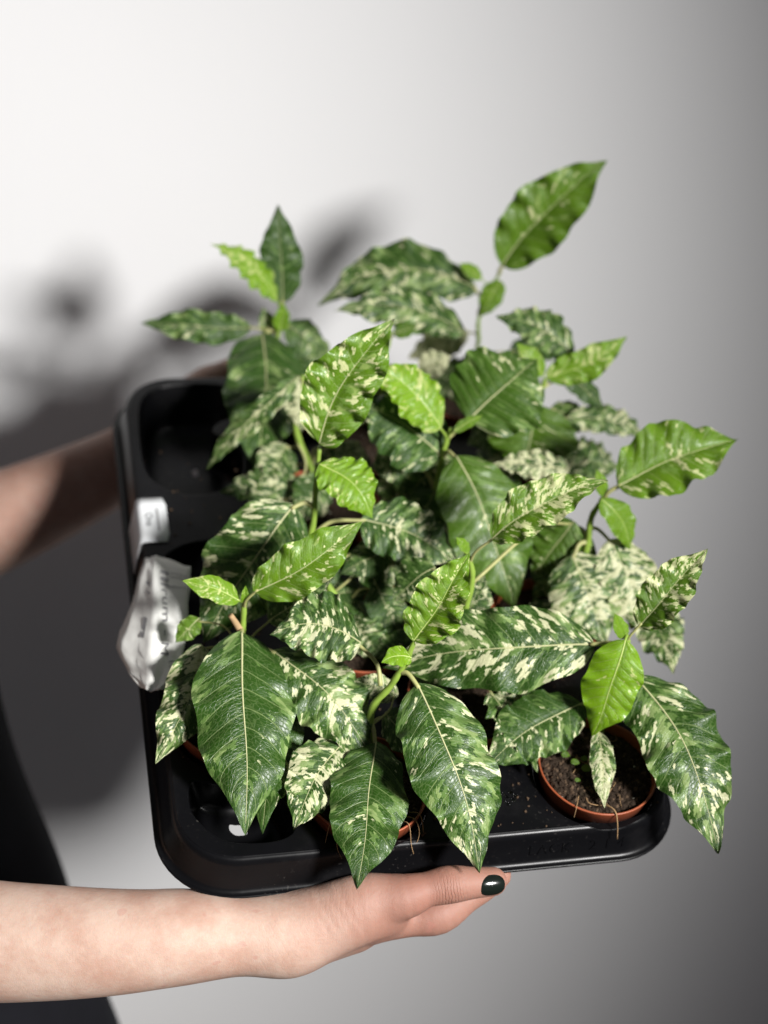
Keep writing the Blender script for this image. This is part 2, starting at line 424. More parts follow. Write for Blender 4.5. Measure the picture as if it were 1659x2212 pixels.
# ------------------------------------------------------------------ leaves
_pu = np.array([0, .015, .05, .11, .2, .32, .46, .6, .72, .82, .89, .94, .975, 1.0])
_pw = np.array([.06, .26, .48, .69, .87, .985, 1.0, .90, .71, .46, .255, .135, .065, .0])
_du = np.linspace(0, 1, 801); _dw = np.interp(_du, _pu, _pw)
_k = np.hanning(61); _k /= _k.sum()
_sm = np.convolve(np.pad(_dw, 30, mode='edge'), _k, 'valid'); _mask = np.clip(_du / .06, 0, 1) * np.clip((1 - _du) / .05, 0, 1)
_dw = _dw * (1 - _mask) + _sm * _mask
def half_width(u, p=1.0): return np.interp(np.clip(u, 0, 1) ** p, _du, _dw)

KEYDIR = norm(-np.array(kd))
def make_leaf(parent, B, Tp, wid, cream=.3, pale=.35, youth=0.0, arch=.06, bow=0.0, roll=0.0, fold=.0, curl=.10,
              wavy=.10, quilt=1.0, shape=1.0, tipcurl=0.0, nfreq=6.0, rib=1.0):
    B = np.asarray(B); Tp = np.asarray(Tp); L = np.linalg.norm(Tp - B); ax = (Tp - B) / L
    mid = (B + Tp) / 2; pref = norm(CAM - mid) * .8 + np.array([0.10, -.05, .42])
    N = norm(pref - ax * np.dot(pref, ax)); S = np.cross(N, ax)
    r = math.radians(roll); N, S = N * math.cos(r) + S * math.sin(r), S * math.cos(r) - N * math.sin(r)
    big = L > .05
    nfreq = nfreq if big else min(nfreq, 4.0)
    NU, NV = (60, 24) if big else (32, 16)
    seed = rng.random(); ph = [rng.uniform(0, 6.28) for _ in range(8)]
    u = np.linspace(0, 1, NU + 1); v = np.linspace(-1, 1, NV + 1)
    v = np.sign(v) * np.abs(v) ** .9
    U_, V_ = np.meshgrid(u, v, indexing='ij'); hw = wid / 2
    prof_ = half_width(U_, shape); av = np.abs(V_)
    side = np.where(V_ > 0, 0, 1)
    irr = 1 + .06 * np.sin(U_ * 17 + ph[0] + side * 2.1) * np.minimum(1, U_ * 5) + .012 * np.sin(U_ * 39 + ph[1] + side * 1.3)
    X = V_ * hw * prof_ * irr
    bell = 4 * U_ * (1 - U_)
    midN = L * (arch * bell - tipcurl * np.clip(U_ - .68, 0, 1) ** 2 * 4 + .012 * np.sin(U_ * 8 + ph[2]))
    midS = L * (bow * bell + .010 * np.sin(U_ * 6 + ph[3]) * bell)
    env = np.clip(U_ * 6, 0, 1) * np.clip((1 - U_) * 5, 0.25, 1)
    Z = hw * (fold * av * prof_ - curl * av ** 2 * prof_ + wavy * (1.3 if big else .75) * env * av ** 2.2 * (np.sin(U_ * 6.28 * nfreq + ph[4] + side * 1.7) + (.4 if big else .15) * np.sin(U_ * 6.28 * nfreq * 1.9 + ph[5] + side))
              + .05 * np.sin(U_ * 7 + V_ * 2.2 + ph[6]) * av)
    tv = (U_ - .15 * av ** 1.25) * 10.5 + np.sign(V_) * .17
    Z = Z + hw * .045 * quilt * np.abs(np.sin(math.pi * (tv + .5))) ** .7 * np.clip(av * 3, 0, 1) * prof_ - hw * .04 * np.exp(-(V_ / .07) ** 2) * prof_
    # keep the blade square to the bent midrib
    dN = np.gradient(midN[:, 0], u) / L; tilt = np.arctan(dN)[:, None]
    P = B + ax * (U_ * L - np.sin(tilt) * Z)[..., None] + N * (midN + np.cos(tilt) * Z)[..., None] + S * (midS + X)[..., None]
    # a slight twist towards the tip
    idx = np.arange((NU + 1) * (NV + 1)).reshape(NU + 1, NV + 1)
    F = np.stack([idx[:-1, :-1], idx[1:, :-1], idx[1:, 1:], idx[:-1, 1:]], -1).reshape(-1, 4)
    uv = np.stack([U_, V_ * .5 + .5], -1).reshape(-1, 2)
    o = mesh_obj('leaf', P.reshape(-1, 3), F, LEAF, parent, uv=uv)
    o.color = (seed, min(1, cream * .92 + .03), youth, min(1, pale * .84 + .03))
    if rib and wid * FPX > 24:
        c = NV // 2; path = P[:, c, :]; nrm = N * 1.0
        path = path[: int(NU * .97)]
        rr = np.linspace(1, .18, len(path)) * max(.00035, min(.00075, wid * .0105)) * rib
        vv, ff = tube(path + nrm * rr[:, None] * .35, rr, 6)
        mesh_obj('midrib', vv, ff, RIBY if youth > .5 else RIBM, o)
    return o, B, N

def make_pot(parent, a, b, soil_drop=.006, crumbs=160, rise=.0115, seed=0, big=False):
    rs = np.random.RandomState(100 + seed)
    prof = [(.0, -.037), (.0305, -.037), (.0318, -.036), (.0388, rise - .013), (.0402, rise - .0125), (POT_R - .0006, rise - .001), (POT_R, rise),
            (POT_R - .0003, rise + .0007), (POT_R - .0012, rise + .0007), (POT_R - .0016, rise), (.0385, rise - .013), (.0372, rise - .02), (0, rise - .021)]
    n = 56; V = []; F = []
    for r_, h_ in prof:
        for k in range(n):
            th = 2 * math.pi * k / n; V.append(T(a + r_ * math.cos(th), b + r_ * math.sin(th), h_))
    for i in range(len(prof) - 1):
        for k in range(n): F.append((i * n + k, i * n + (k + 1) % n, (i + 1) * n + (k + 1) % n, (i + 1) * n + k))
    mesh_obj('pot', V, F, TERRA, parent)
    # soil: lumpy disc
    V, F = [], []; nrg, nk = 22, 72
    ph = rs.uniform(0, 6.28, 12); fr_ = rs.uniform(60, 420, (12, 2))
    def hgt(x, y):
        return sum(math.sin(fr_[i, 0] * x + fr_[i, 1] * y + ph[i]) for i in range(12)) * .00028
    sr = POT_R - .0024
    for i in range(nrg + 1):
        for k in range(nk):
            r_ = sr * i / nrg; th = 2 * math.pi * k / nk; x, y = r_ * math.cos(th), r_ * math.sin(th)
            h_ = rise - soil_drop - .0025 * (i / nrg) ** 4 + hgt(x, y) + rs.normal(0, .00045)
            V.append(T(a + x, b + y, h_))
    for i in range(nrg):
        for k in range(nk): F.append((i * nk + k, i * nk + (k + 1) % nk, (i + 1) * nk + (k + 1) % nk, (i + 1) * nk + k))
    so = mesh_obj('soil', V, F, SOIL, parent, smooth=False)
    ico_v, ico_f = ICO
    def scatter(num, lo, hi, mat, name, flat=1.0):
        VV, FF = [], []
        for _ in range(num):
            r_ = sr * .97 * math.sqrt(rs.random_sample()); th = rs.uniform(0, 6.28); x, y = r_ * math.cos(th), r_ * math.sin(th)
            h_ = rise - soil_drop + hgt(x, y) - .0025 * (r_ / sr) ** 4
            s_ = rs.uniform(lo, hi) * rs.uniform(.6, 1.2, 3); q = rs.normal(0, 1, (3, 3)); q, _r = np.linalg.qr(q)
            pts = (ico_v * s_ * (1 + rs.uniform(-.25, .25, (len(ico_v), 1)))) @ q
            o_ = len(VV); VV += [T(a + x + p[0], b + y + p[1], h_ + p[2]) for p in pts]; FF += [tuple(i + o_ for i in f) for f in ico_f]
        tag(mesh_obj(name, VV, FF, mat, so, smooth=False), kind='stuff')
    scatter(crumbs, .0007, .0026, SOIL, 'soil_crumbs')
    scatter(crumbs // 2, .0006, .0020, SOILP, 'pale_crumbs')
    scatter(max(10, crumbs // 28), .0004, .0010, GRIT, 'perlite_grains')
    return so

def ico():
    bm = bmesh.new(); bmesh.ops.create_icosphere(bm, subdivisions=1, radius=1.0)
    v = np.array([x.co[:] for x in bm.verts]); f = [tuple(x.index for x in q.verts) for q in bm.faces]; bm.free(); return v, f
ICO = ico()

PL = {}   # plant key -> dict
def plant(key, a, row, label, stem, crumbs=160, k=.5, dz=0.0, srad=.0030, soil_drop=.006):
    b = ROW(row); base = T(a, b, .004)
    f0 = to_tray(W(stem[0][0], stem[0][1], zdeck(*stem[0])))[:2] - np.array([a, b])
    f0 = f0 * min(1, .027 / (np.linalg.norm(f0) + 1e-9)); base = T(a + f0[0], b + f0[1], .004)
    root = empty('potted_plant', T(a, b, -.037))
    tag(root, label, 'plant', 'variegated plants in terracotta pots in the tray')
    make_pot(root, a, b, soil_drop=soil_drop, crumbs=crumbs, seed=int(a * 1000) + row)
    d = base - CAM; zb = float(np.dot(d, FWD)); by = CY + FPX * float(np.dot(d, DOWN)) / zb; bx = CX + FPX * float(np.dot(d, RIGHT)) / zb
    pd = dict(root=root, zb=zb, bx=bx, by=by, k=k, dz=dz)
    PL[key] = pd
    pts = [base] + [W(x, y, zplant(pd, x, y)) for x, y in stem]
    path = spline(pts, 26); pd['path'] = path
    rr = np.linspace(srad, srad * .55, 26) * (1 + .10 * np.sin(np.arange(26) * 1.9))
    v, f = tube(path, rr, 10); mesh_obj('stem', v, f, STEM, root)
    return pd

def zplant(pd, px, py, off=0.0, margin=.012):
    h = max(0.0, (pd['by'] - py) / FPX * pd['zb'])
    z = pd['zb'] - pd['k'] * h + pd['dz'] + off
    return min(z, zdeck(px, py, margin))

def leaf(key, bx, by, tx, ty, wpx, db=0.0, dt=0.0, pet=True, pa=None, **kw):
    pd = PL[key]; zb = zplant(pd, bx, by, db); zt = zplant(pd, tx, ty, dt)
    B, Tp = W(bx, by, zb), W(tx, ty, zt)
    wid = wpx * 1.045 / FPX * (zb + zt) / 2
    o, B, N = make_leaf(pd['root'], B, Tp, wid, **kw)
    if pet:
        if pa is not None: A = W(pa[0], pa[1], zplant(pd, pa[0], pa[1]))
        else:
            dd = np.linalg.norm(pd['path'] - (B - np.array([0, 0, .012])), axis=1); A = pd['path'][int(np.argmin(dd))]
        ln = np.linalg.norm(B - A)
        if .004 < ln < .14:
            ax = norm(Tp - B); m = (A + B) / 2 - ax * ln * .12 + np.array([0, 0, .05]) * ln
            path = spline([A, m, B + ax * .003], 12); r0 = max(.0007, min(.0018, wid * .03))
            v, f = tube(path, np.linspace(r0 * 1.15, r0 * .85, 12), 8); mesh_obj('petiole', v, f, STEM if kw.get('youth', 0) > .5 else PETI, o)
    return o

# ---- the twelve plants (stem points and leaf ends are measured on the photograph, each at its own depth)
plant('B', AF, 1, 'plant with long drooping leaves hanging over the tray edge onto the hand', [(803, 1536), (845, 1480), (878, 1425), (893, 1390)], 420)
plant('C', AR, 1, 'plant beside the moulded tray lettering, bare dark soil and white leaf in its pot', [(1300, 1560), (1335, 1470), (1355, 1395), (1352, 1372)], 900, soil_drop=.0045)
plant('A', AL, 2, 'plant with one large dark green leaf hanging straight down, next to crumpled paper', [(505, 1470), (522, 1380), (527, 1310), (529, 1288)], 200)
plant('D', AM, 2, 'plant with a tiny bud on top, behind the plant drooping onto the hand', [(1000, 1350), (1020, 1250), (1010, 1200), (1001, 1180)], 200)
plant('E', AB, 3, 'plant with bare upright green stem topped by one long curled leaf', [(672, 1200), (678, 1120), (683, 1040), (690, 965)], 160)
plant('J', AR, 3, 'plant with broad bright green leaf reaching out sideways past the tray edge', [(1262, 1200), (1277, 1120), (1298, 1085), (1310, 1060)], 160)
plant('H', AM, 4, 'plant with glossy lime young leaf and broad blunt dark leaf in the middle', [(938, 1080), (955, 990), (966, 950), (975, 925)], 120)
plant('G', AB, 5, 'low plant with narrow grey-green leaf pointing down beside the empty sockets', [(640, 930), (650, 860), (655, 810)], 80)
plant('I', AR, 5, 'plant with pair of small yellow-green leaves spread like a V at its top', [(1128, 985), (1152, 905), (1168, 850), (1178, 818)], 80)
plant('L', AM, 6, 'small dim plant tucked under the long arching leaf', [(822, 800), (838, 745), (845, 715)], 80)
plant('F', AB, 7, 'plant with upright dark leaf and sideways dark leaf above the empty corner socket', [(600, 760), (603, 700), (606, 655)], 80)
plant('K', AR, 7, 'tallest plant, with one leaf rising high above all others', [(1032, 745), (1034, 690), (1060, 625), (1082, 585)], 80, srad=.0022)

# A
leaf('A', 522, 1366, 530, 1806, 205, db=-.012, dt=-.006, pa=(522, 1372), cream=.12, pale=.40, arch=.09, curl=.22, wavy=.07, nfreq=4, rib=1.3, tipcurl=.02)
leaf('A', 436, 1394, 336, 1650, 112, db=-.006, dt=-.004, cream=.50, pale=.55, arch=.08, bow=.05, wavy=.2, curl=.25, nfreq=4)
leaf('A', 604, 1480, 566, 1806, 112, db=.012, dt=.012, cream=.08, pale=.25, arch=.05, wavy=.12)
leaf('A', 549, 1279, 783, 1126, 112, db=-.01, dt=.01, pa=(528, 1312), cream=.22, pale=.30, youth=.45, arch=.05, bow=-.05, roll=-8, wavy=.12, nfreq=4, fold=.28)
leaf('A', 518, 1297, 393, 1254, 56, db=-.006, dt=-.01, pa=(526, 1306), cream=.42, pale=.5, youth=.8, arch=.05, wavy=.10, bow=-.03)
leaf('A', 527, 1302, 531, 1264, 16, db=-.004, dt=-.004, pet=False, youth=.8, cream=.1, pale=.3, rib=0, fold=.5)
leaf('A', 589, 1404, 814, 1648, 156, db=-.02, dt=-.052, cream=.40, pale=.60, arch=.08, bow=.04, wavy=.12, curl=.2)
leaf('A', 430, 1335, 379, 1388, 46, db=.02, dt=.01, cream=.2, pale=.4, youth=.4, wavy=.2)
leaf('A', 580, 1342, 722, 1246, 84, db=.016, dt=.03, cream=.40, pale=.55, arch=.04, wavy=.1, pa=(530, 1400))
# B
leaf('B', 779, 1389, 583, 1372, 150, db=.02, dt=.02, pa=(822, 1482), cream=.40, pale=.50, arch=.05, bow=-.16, wavy=.08)
leaf('B', 752, 1592, 634, 1794, 130, db=-.004, dt=.004, cream=.62, pale=.7, arch=.06, bow=-.05, wavy=.12, tipcurl=-.02)
leaf('B', 812, 1605, 771, 1922, 164, db=-.012, dt=-.006, pa=(800, 1560), cream=.08, pale=.38, arch=.07, curl=.2, wavy=.10, nfreq=4, tipcurl=-.01)
leaf('B', 902, 1477, 1036, 1886, 184, db=-.012, dt=-.01, pa=(868, 1452), cream=.34, pale=.55, arch=.09, bow=.03, curl=.2, wavy=.09, nfreq=5, rib=1.2)
leaf('B', 894, 1384, 1014, 1194, 116, db=-.008, dt=.0, pa=(878, 1425), cream=.38, pale=.45, youth=.6, arch=.05, wavy=.12, bow=-.02, fold=.28)
leaf('B', 889, 1421, 824, 1432, 46, db=-.012, dt=-.02, pa=(872, 1445), youth=.95, cream=.12, pale=.3, arch=.1, bow=-.12)
leaf('B', 860, 1500, 760, 1470, 60, db=.03, dt=.03, cream=.6, pale=.6, wavy=.1)
# C
leaf('C', 1351, 1382, 1279, 1590, 118, db=-.012, dt=-.02, pa=(1354, 1375), youth=.95, cream=.14, pale=.32, arch=.10, bow=.02, wavy=.07, nfreq=4, curl=.2, rib=1.2)
leaf('C', 1372, 1462, 1552, 1844, 176, db=-.004, dt=-.012, pa=(1340, 1545), cream=.36, pale=.60, arch=.09, bow=.06, curl=.15, wavy=.12, nfreq=5, rib=1.2)
leaf('C', 1380, 1353, 1529, 1185, 98, db=-.006, dt=.0, pa=(1354, 1385), cream=.50, pale=.4, youth=.30, arch=.04, bow=.0, wavy=.12, fold=.35)
leaf('C', 1350, 1380, 1327, 1324, 32, db=-.006, dt=-.004, pet=False, youth=.75, cream=.2, pale=.4, rib=0)
leaf('C', 1284, 1391, 826, 1442, 178, db=.002, dt=.022, pa=(1345, 1395), cream=.40, pale=.45, arch=.08, bow=-.02, wavy=.09, nfreq=4, rib=1.2, roll=8)
leaf('C', 1255, 1521, 1048, 1660, 140, db=.0, dt=.004, pa=(1345, 1500), cream=.30, pale=.45, arch=.05, bow=-.05, wavy=.1)
leaf('C', 1294, 1580, 1306, 1746, 52, db=-.016, dt=-.004, pa=(1292, 1562), cream=.66, pale=.8, arch=.08, wavy=.12)
# D
leaf('D', 1063, 1164, 1314, 1040, 108, db=-.012, dt=-.01, pa=(1015, 1215), cream=.52, pale=.5, youth=.42, arch=.07, bow=.06, wavy=.10, fold=.28)
leaf('D', 1013, 1192, 985, 1160, 24, db=-.006, dt=-.006, pet=False, youth=.7, cream=.2, pale=.3, rib=0)
leaf('D', 1061, 1497, 1160, 1672, 108, db=-.03, dt=-.02, pa=(1010, 1420), cream=.5, pale=.6, arch=.05, roll=28, fold=.25, wavy=.14)
leaf('D', 1240, 1125, 1150, 1250, 110, db=.10, dt=.10, cream=.10, pale=.4, youth=.2, arch=.05, wavy=.08, pa=(1020, 1260))
leaf('D', 1005, 1345, 1045, 1240, 80, db=.02, dt=.03, cream=.5, pale=.5, wavy=.1)
# E
leaf('E', 690, 957, 852, 688, 148, db=-.004, dt=.01, pet=False, cream=.36, pale=.45, youth=.40, arch=.06, bow=.07, roll=-10, fold=.32, wavy=.13, nfreq=6)
leaf('E', 690, 1002, 806, 1120, 108, db=-.010, dt=-.03, pa=(686, 1012), youth=.80, cream=.24, pale=.40, arch=.09, bow=.10, wavy=.10, quilt=1.6)
leaf('E', 634, 1091, 441, 1388, 196, db=-.006, dt=-.012, pa=(676, 1094), cream=.40, pale=.50, arch=.07, bow=-.02, wavy=.10, nfreq=5, rib=1.1)
leaf('E', 781, 1121, 985, 1212, 140, db=.004, dt=.0, pa=(682, 1150), cream=.36, pale=.45, arch=.07, bow=.04, wavy=.08)
leaf('E', 842, 1185, 735, 1240, 78, db=.01, dt=.0, cream=.25, pale=.4, wavy=.1, arch=.06)
leaf('E', 660, 1160, 560, 1260, 90, db=.03, dt=.03, cream=.3, pale=.5)
# J
leaf('J', 1335, 1050, 1594, 947, 160, db=-.006, dt=.01, pa=(1306, 1075), youth=.50, cream=.30, pale=.35, arch=.05, bow=.02, wavy=.09, nfreq=4, roll=6, fold=.28)
leaf('J', 1306, 1072, 1288, 1013, 28, db=-.002, dt=0, pet=False, youth=.7, cream=.2, pale=.3, rib=0)
leaf('J', 1299, 1078, 1360, 1189, 62, db=-.01, dt=-.012, pa=(1296, 1088), youth=.60, cream=.08, pale=.3, arch=.10, bow=.08, wavy=.14, quilt=1.6)
leaf('J', 1318, 1165, 1402, 1372, 124, db=-.004, dt=-.004, pa=(1272, 1140), cream=.62, pale=.7, arch=.06, wavy=.12)
leaf('J', 1236, 1198, 1306, 1392, 158, db=-.008, dt=-.016, pa=(1268, 1170), cream=.46, pale=.6, arch=.07, wavy=.10)
leaf('J', 1378, 1290, 1455, 1458, 104, db=.012, dt=.012, cream=.50, pale=.65, arch=.06, wavy=.13, bow=.04)
# H
leaf('H', 952, 925, 795, 790, 106, db=-.01, dt=-.004, pa=(962, 950), youth=.92, cream=.36, pale=.45, arch=.07, bow=-.08, wavy=.10, quilt=1.8)
leaf('H', 1012, 908, 1160, 775, 212, db=.006, dt=.05, pa=(968, 945), cream=.20, pale=.40, youth=.10, arch=.10, wavy=.05)
leaf('H', 980, 932, 1044, 895, 24, db=-.006, dt=0, pa=(968, 948), youth=.6, cream=.1, pale=.3)
leaf('H', 955, 984, 772, 872, 172, db=.0, dt=.004, pa=(952, 1000), cream=.26, pale=.40, arch=.08, bow=-.04, wavy=.09)
leaf('H', 985, 986, 1112, 1318, 176, db=-.02, dt=-.06, pa=(958, 985), cream=.16, pale=.44, youth=.18, arch=.08, bow=.02, wavy=.07, nfreq=4, rib=1.1)
leaf('H', 1232, 1012, 1062, 1002, 66, db=.0, dt=.0, cream=.7, pale=.6, wavy=.15, pet=False)
leaf('H', 900, 1010, 830, 1110, 110, db=.02, dt=.02, cream=.3, pale=.5)
leaf('E', 812, 1262, 862, 1372, 84, db=-.004, dt=-.01, cream=.25, pale=.4, wavy=.1, arch=.06)
leaf('E', 770, 1300, 850, 1420, 80, db=.012, dt=.0, cream=.15, pale=.4, wavy=.1)
leaf('E', 740, 1290, 700, 1400, 90, db=.012, dt=.01, cream=.35, pale=.5, wavy=.1)
leaf('E', 700, 1290, 800, 1270, 70, db=.012, dt=.01, cream=.2, pale=.4, wavy=.1)
leaf('H', 940, 1060, 880, 1180, 96, db=-.004, dt=-.01, cream=.2, pale=.4, wavy=.1)
leaf('H', 955, 1120, 1010, 1270, 100, db=.0, dt=-.01, cream=.45, pale=.5, wavy=.1)
leaf('F', 632, 800, 700, 880, 90, db=-.01, dt=-.01, cream=.15, pale=.5, wavy=.1)
leaf('F', 560, 830, 520, 960, 90, db=-.01, dt=-.01, cream=.15, pale=.45, wavy=.1)
leaf('D', 960, 1430, 900, 1520, 80, db=-.004, dt=-.01, cream=.15, pale=.45, wavy=.1)
leaf('D', 1090, 1450, 1180, 1560, 90, db=-.0, dt=-.004, cream=.35, pale=.5, wavy=.1)
# G
leaf('G', 646, 813, 446, 1014, 52, db=-.006, dt=-.012, cream=.35, pale=.65, arch=.06, bow=-.05, roll=30, fold=.3, wavy=.16)
leaf('G', 652, 818, 652, 930, 70, db=.0, dt=0, cream=.75, pale=.6, wavy=.12)
leaf('G', 655, 1062, 474, 1066, 78, db=-.012, dt=-.012, pa=(640, 950), cream=.5, pale=.6, arch=.05, bow=-.08, wavy=.16)
leaf('G', 730, 960, 800, 1040, 76, db=.0, dt=0, cream=.65, pale=.6, wavy=.12)
leaf('G', 620, 960, 560, 1060, 84, db=.01, dt=.0, cream=.45, pale=.55, wavy=.12)
# I
leaf('I', 1180, 815, 1355, 727, 70, db=0, dt=.01, youth=.72, cream=.38, pale=.5, arch=.04, bow=-.06, roll=-20, fold=.2, wavy=.12)
leaf('I', 1175, 810, 1116, 740, 46, db=0, dt=.004, youth=.78, cream=.3, pale=.4, wavy=.1)
leaf('I', 1238, 770, 1072, 684, 92, db=.02, dt=.03, cream=.30, pale=.6, arch=.08, bow=-.10, wavy=.12, pa=(1172, 840))
leaf('I', 1214, 812, 1304, 884, 52, db=.012, dt=.01, cream=.1, pale=.25, wavy=.12, bow=.06, pa=(1175, 835))
leaf('I', 1226, 902, 1398, 948, 66, db=.0, dt=.012, cream=.42, pale=.6, wavy=.14, bow=.08)
leaf('I', 1215, 985, 1338, 1010, 96, db=.02, dt=.02, cream=.40, pale=.6, wavy=.12)
leaf('I', 1164, 872, 1126, 1026, 190, db=-.008, dt=-.03, pa=(1164, 862), youth=.25, cream=.25, pale=.42, arch=.09, wavy=.06)
# L
leaf('L', 850, 722, 902, 704, 34, db=-.004, dt=0, youth=.3, cream=.05, pale=.2)
leaf('L', 1003, 717, 722, 672, 98, db=.02, dt=.012, cream=.40, pale=.6, arch=.05, bow=-.10, wavy=.12, pet=False)
leaf('L', 858, 830, 800, 790, 60, db=.0, dt=0, youth=.3, cream=.2, pale=.3)
leaf('L', 905, 800, 975, 770, 62, db=.01, dt=.01, cream=.8, pale=.7, wavy=.14)
# F
leaf('F', 611, 654, 601, 442, 88, db=.008, dt=.02, cream=.02, pale=.22, arch=.03, wavy=.10, nfreq=5)
leaf('F', 598, 648, 455, 527, 68, db=-.006, dt=-.01, youth=.88, cream=.40, pale=.5, arch=.05, bow=-.10, wavy=.14, roll=-15)
leaf('F', 542, 708, 302, 697, 70, db=.0, dt=-.004, pa=(600, 720), cream=.12, pale=.45, arch=.05, bow=.02, wavy=.15, nfreq=5, roll=10)
leaf('F', 566, 722, 556, 1030, 172, db=-.006, dt=-.03, pa=(600, 715), cream=.14, pale=.42, arch=.08, bow=.02, wavy=.08, nfreq=4)
leaf('F', 620, 700, 704, 772, 76, db=.01, dt=.01, cream=.25, pale=.60, arch=.05, wavy=.12)
leaf('F', 586, 728, 567, 664, 40, db=.004, dt=.006, cream=.4, pale=.6, wavy=.12)
leaf('F', 605, 716, 613, 654, 34, db=-.006, dt=-.004, pet=False, youth=.75, cream=.05, pale=.2, fold=.3)
# K
leaf('K', 1085, 573, 1312, 346, 136, db=-.004, dt=.008, youth=.38, cream=.22, pale=.40, arch=.04, bow=.05, roll=-10, fold=.42, wavy=.12, nfreq=5)
leaf('K', 1030, 620, 686, 660, 124, db=.0, dt=-.012, pa=(1034, 680), cream=.38, pale=.62, arch=.06, bow=-.16, wavy=.10, nfreq=5)
leaf('K', 1082, 606, 1038, 684, 48, db=-.004, dt=-.01, pet=False, youth=.6, cream=.1, pale=.3, wavy=.12)
leaf('K', 1040, 602, 992, 568, 30, db=-.004, dt=0, pa=(1060, 625), youth=.75, cream=.2, pale=.3)
leaf('K', 1010, 715, 880, 775, 72, db=.006, dt=.0, cream=.78, pale=.7, wavy=.15, arch=.05, pa=(1034, 730))
leaf('K', 1040, 790, 925, 840, 80, db=.0, dt=0, cream=.2, pale=.6, wavy=.12)
leaf('K', 1100, 760, 1240, 740, 70, db=.0, dt=.0, cream=.2, pale=.55, wavy=.12)

# mid-layer leaves that close the canopy
for key, bx, by, tx, ty, w_, cr_, pl_, yo_ in (
    ('H', 1000, 1000, 900, 1075, 110, .35, .5, 0), ('H', 940, 1010, 860, 1105, 105, .2, .45, 0), ('H', 1040, 1050, 1150, 1150, 120, .25, .5, .1),
    ('J', 1260, 1140, 1190, 1250, 120, .45, .6, 0), ('J', 1250, 1180, 1150, 1290, 110, .35, .5, 0), ('J', 1330, 1220, 1420, 1300, 90, .6, .7, 0),
    ('J', 1200, 1300, 1130, 1380, 90, .4, .5, 0), ('I', 1130, 960, 1040, 1040, 120, .5, .6, 0), ('I', 1180, 960, 1270, 1060, 110, .45, .6, 0),
    ('I', 1120, 900, 1010, 960, 110, .3, .5, .1), ('I', 1190, 880, 1270, 930, 80, .3, .5, .1), ('L', 850, 800, 790, 870, 90, .25, .5, 0),
    ('L', 880, 830, 960, 880, 90, .3, .5, 0), ('L', 800, 840, 740, 920, 90, .5, .6, 0), ('K', 1020, 800, 930, 850, 90, .3, .6, 0),
    ('K', 1070, 780, 1170, 830, 100, .2, .5, 0), ('F', 630, 740, 720, 800, 90, .3, .6, 0), ('F', 600, 800, 520, 900, 110, .15, .45, 0),
    ('G', 690, 960, 760, 1060, 110, .35, .55, 0), ('G', 640, 1000, 530, 1100, 100, .4, .55, 0), ('G', 700, 1040, 640, 1130, 90, .4, .5, 0),
    ('E', 740, 1180, 640, 1260, 110, .3, .5, 0), ('E', 760, 1200, 870, 1260, 110, .35, .5, 0), ('D', 1000, 1330, 1100, 1400, 100, .4, .5, 0),
    ('D', 960, 1350, 880, 1440, 100, .3, .5, 0), ('A', 560, 1470, 640, 1600, 110, .15, .4, 0), ('A', 470, 1470, 400, 1600, 90, .4, .5, 0),
    ('D', 940, 1225, 850, 1300, 100, .3, .5, 0), ('E', 800, 1180, 885, 1255, 90, .3, .5, 0), ('E', 760, 1330, 830, 1430, 90, .4, .5, 0), ('D', 920, 1390, 800, 1420, 90, .3, .5, 0),
    ('H', 880, 1000, 800, 1010, 80, .4, .5, 0), ('F', 610, 760, 650, 850, 90, .2, .5, 0),
    ('B', 830, 1540, 920, 1620, 90, .3, .5, 0), ('B', 790, 1560, 700, 1640, 100, .3, .45, 0), ('J', 1290, 1260, 1240, 1370, 110, .5, .6, 0)):
    leaf(key, bx, by, tx, ty, w_, db=.014, dt=.008, cream=cr_, pale=pl_, youth=yo_, arch=rng.uniform(.04, .10), bow=rng.uniform(-.06, .06), roll=rng.uniform(-20, 20), wavy=.11, curl=rng.uniform(.05, .25))

# brown cut stub on plant A, young clover and roots in pot C
pA = PL['A']; z0 = zplant(pA, 520, 1362)
v, f = tube(spline([W(521, 1364, z0 - .002), W(508, 1344, z0 - .006), W(498, 1329, z0 - .01)], 8), np.linspace(.0026, .0020, 8), 9)
mesh_obj('cut_stub', v, f, STUB, pA['root'])
pC = PL['C']
def on_pot(a, b, dx, dy, h): return T(a + dx, b + dy, h)
for dx, dy, s_ in ((-.018, .006, .006), (-.012, .000, .007), (-.023, .013, .006), (-.010, .008, .005), (-.020, -.010, .004)):
    B = on_pot(AR, ROW(1), dx, dy, .012); Tp = on_pot(AR, ROW(1), dx + s_ * .8, dy - s_ * .8, .012 + s_ * .3)
    lf, _, _ = make_leaf(pC['root'], B, Tp, s_ * .8, cream=.0, pale=.2, youth=.45, rib=0, wavy=.03)
    lf.name = 'seedling_leaf'
def root_fibre(pd, pts, r=.0005):
    v, f = tube(spline(pts, 14), np.linspace(r, r * .4, 14), 6); mesh_obj('root_fibre', v, f, ROOT, pd['root'])
c0 = (AR, ROW(1))
root_fibre(pC, [on_pot(*c0, -.006, -.030, .009), on_pot(*c0, -.001, -.040, .0145), on_pot(*c0, .001, -.046, .008), on_pot(*c0, .003, -.050, -.006)], .0007)
root_fibre(pC, [on_pot(*c0, -.020, -.022, .009), on_pot(*c0, -.026, -.034, .0135), on_pot(*c0, -.027, -.037, .005)], .0004)
root_fibre(pC, [on_pot(*c0, .036, .012, .009), on_pot(*c0, .043, .014, .0135), on_pot(*c0, .050, .011, .012)], .0004)
rs = np.random.RandomState(5)
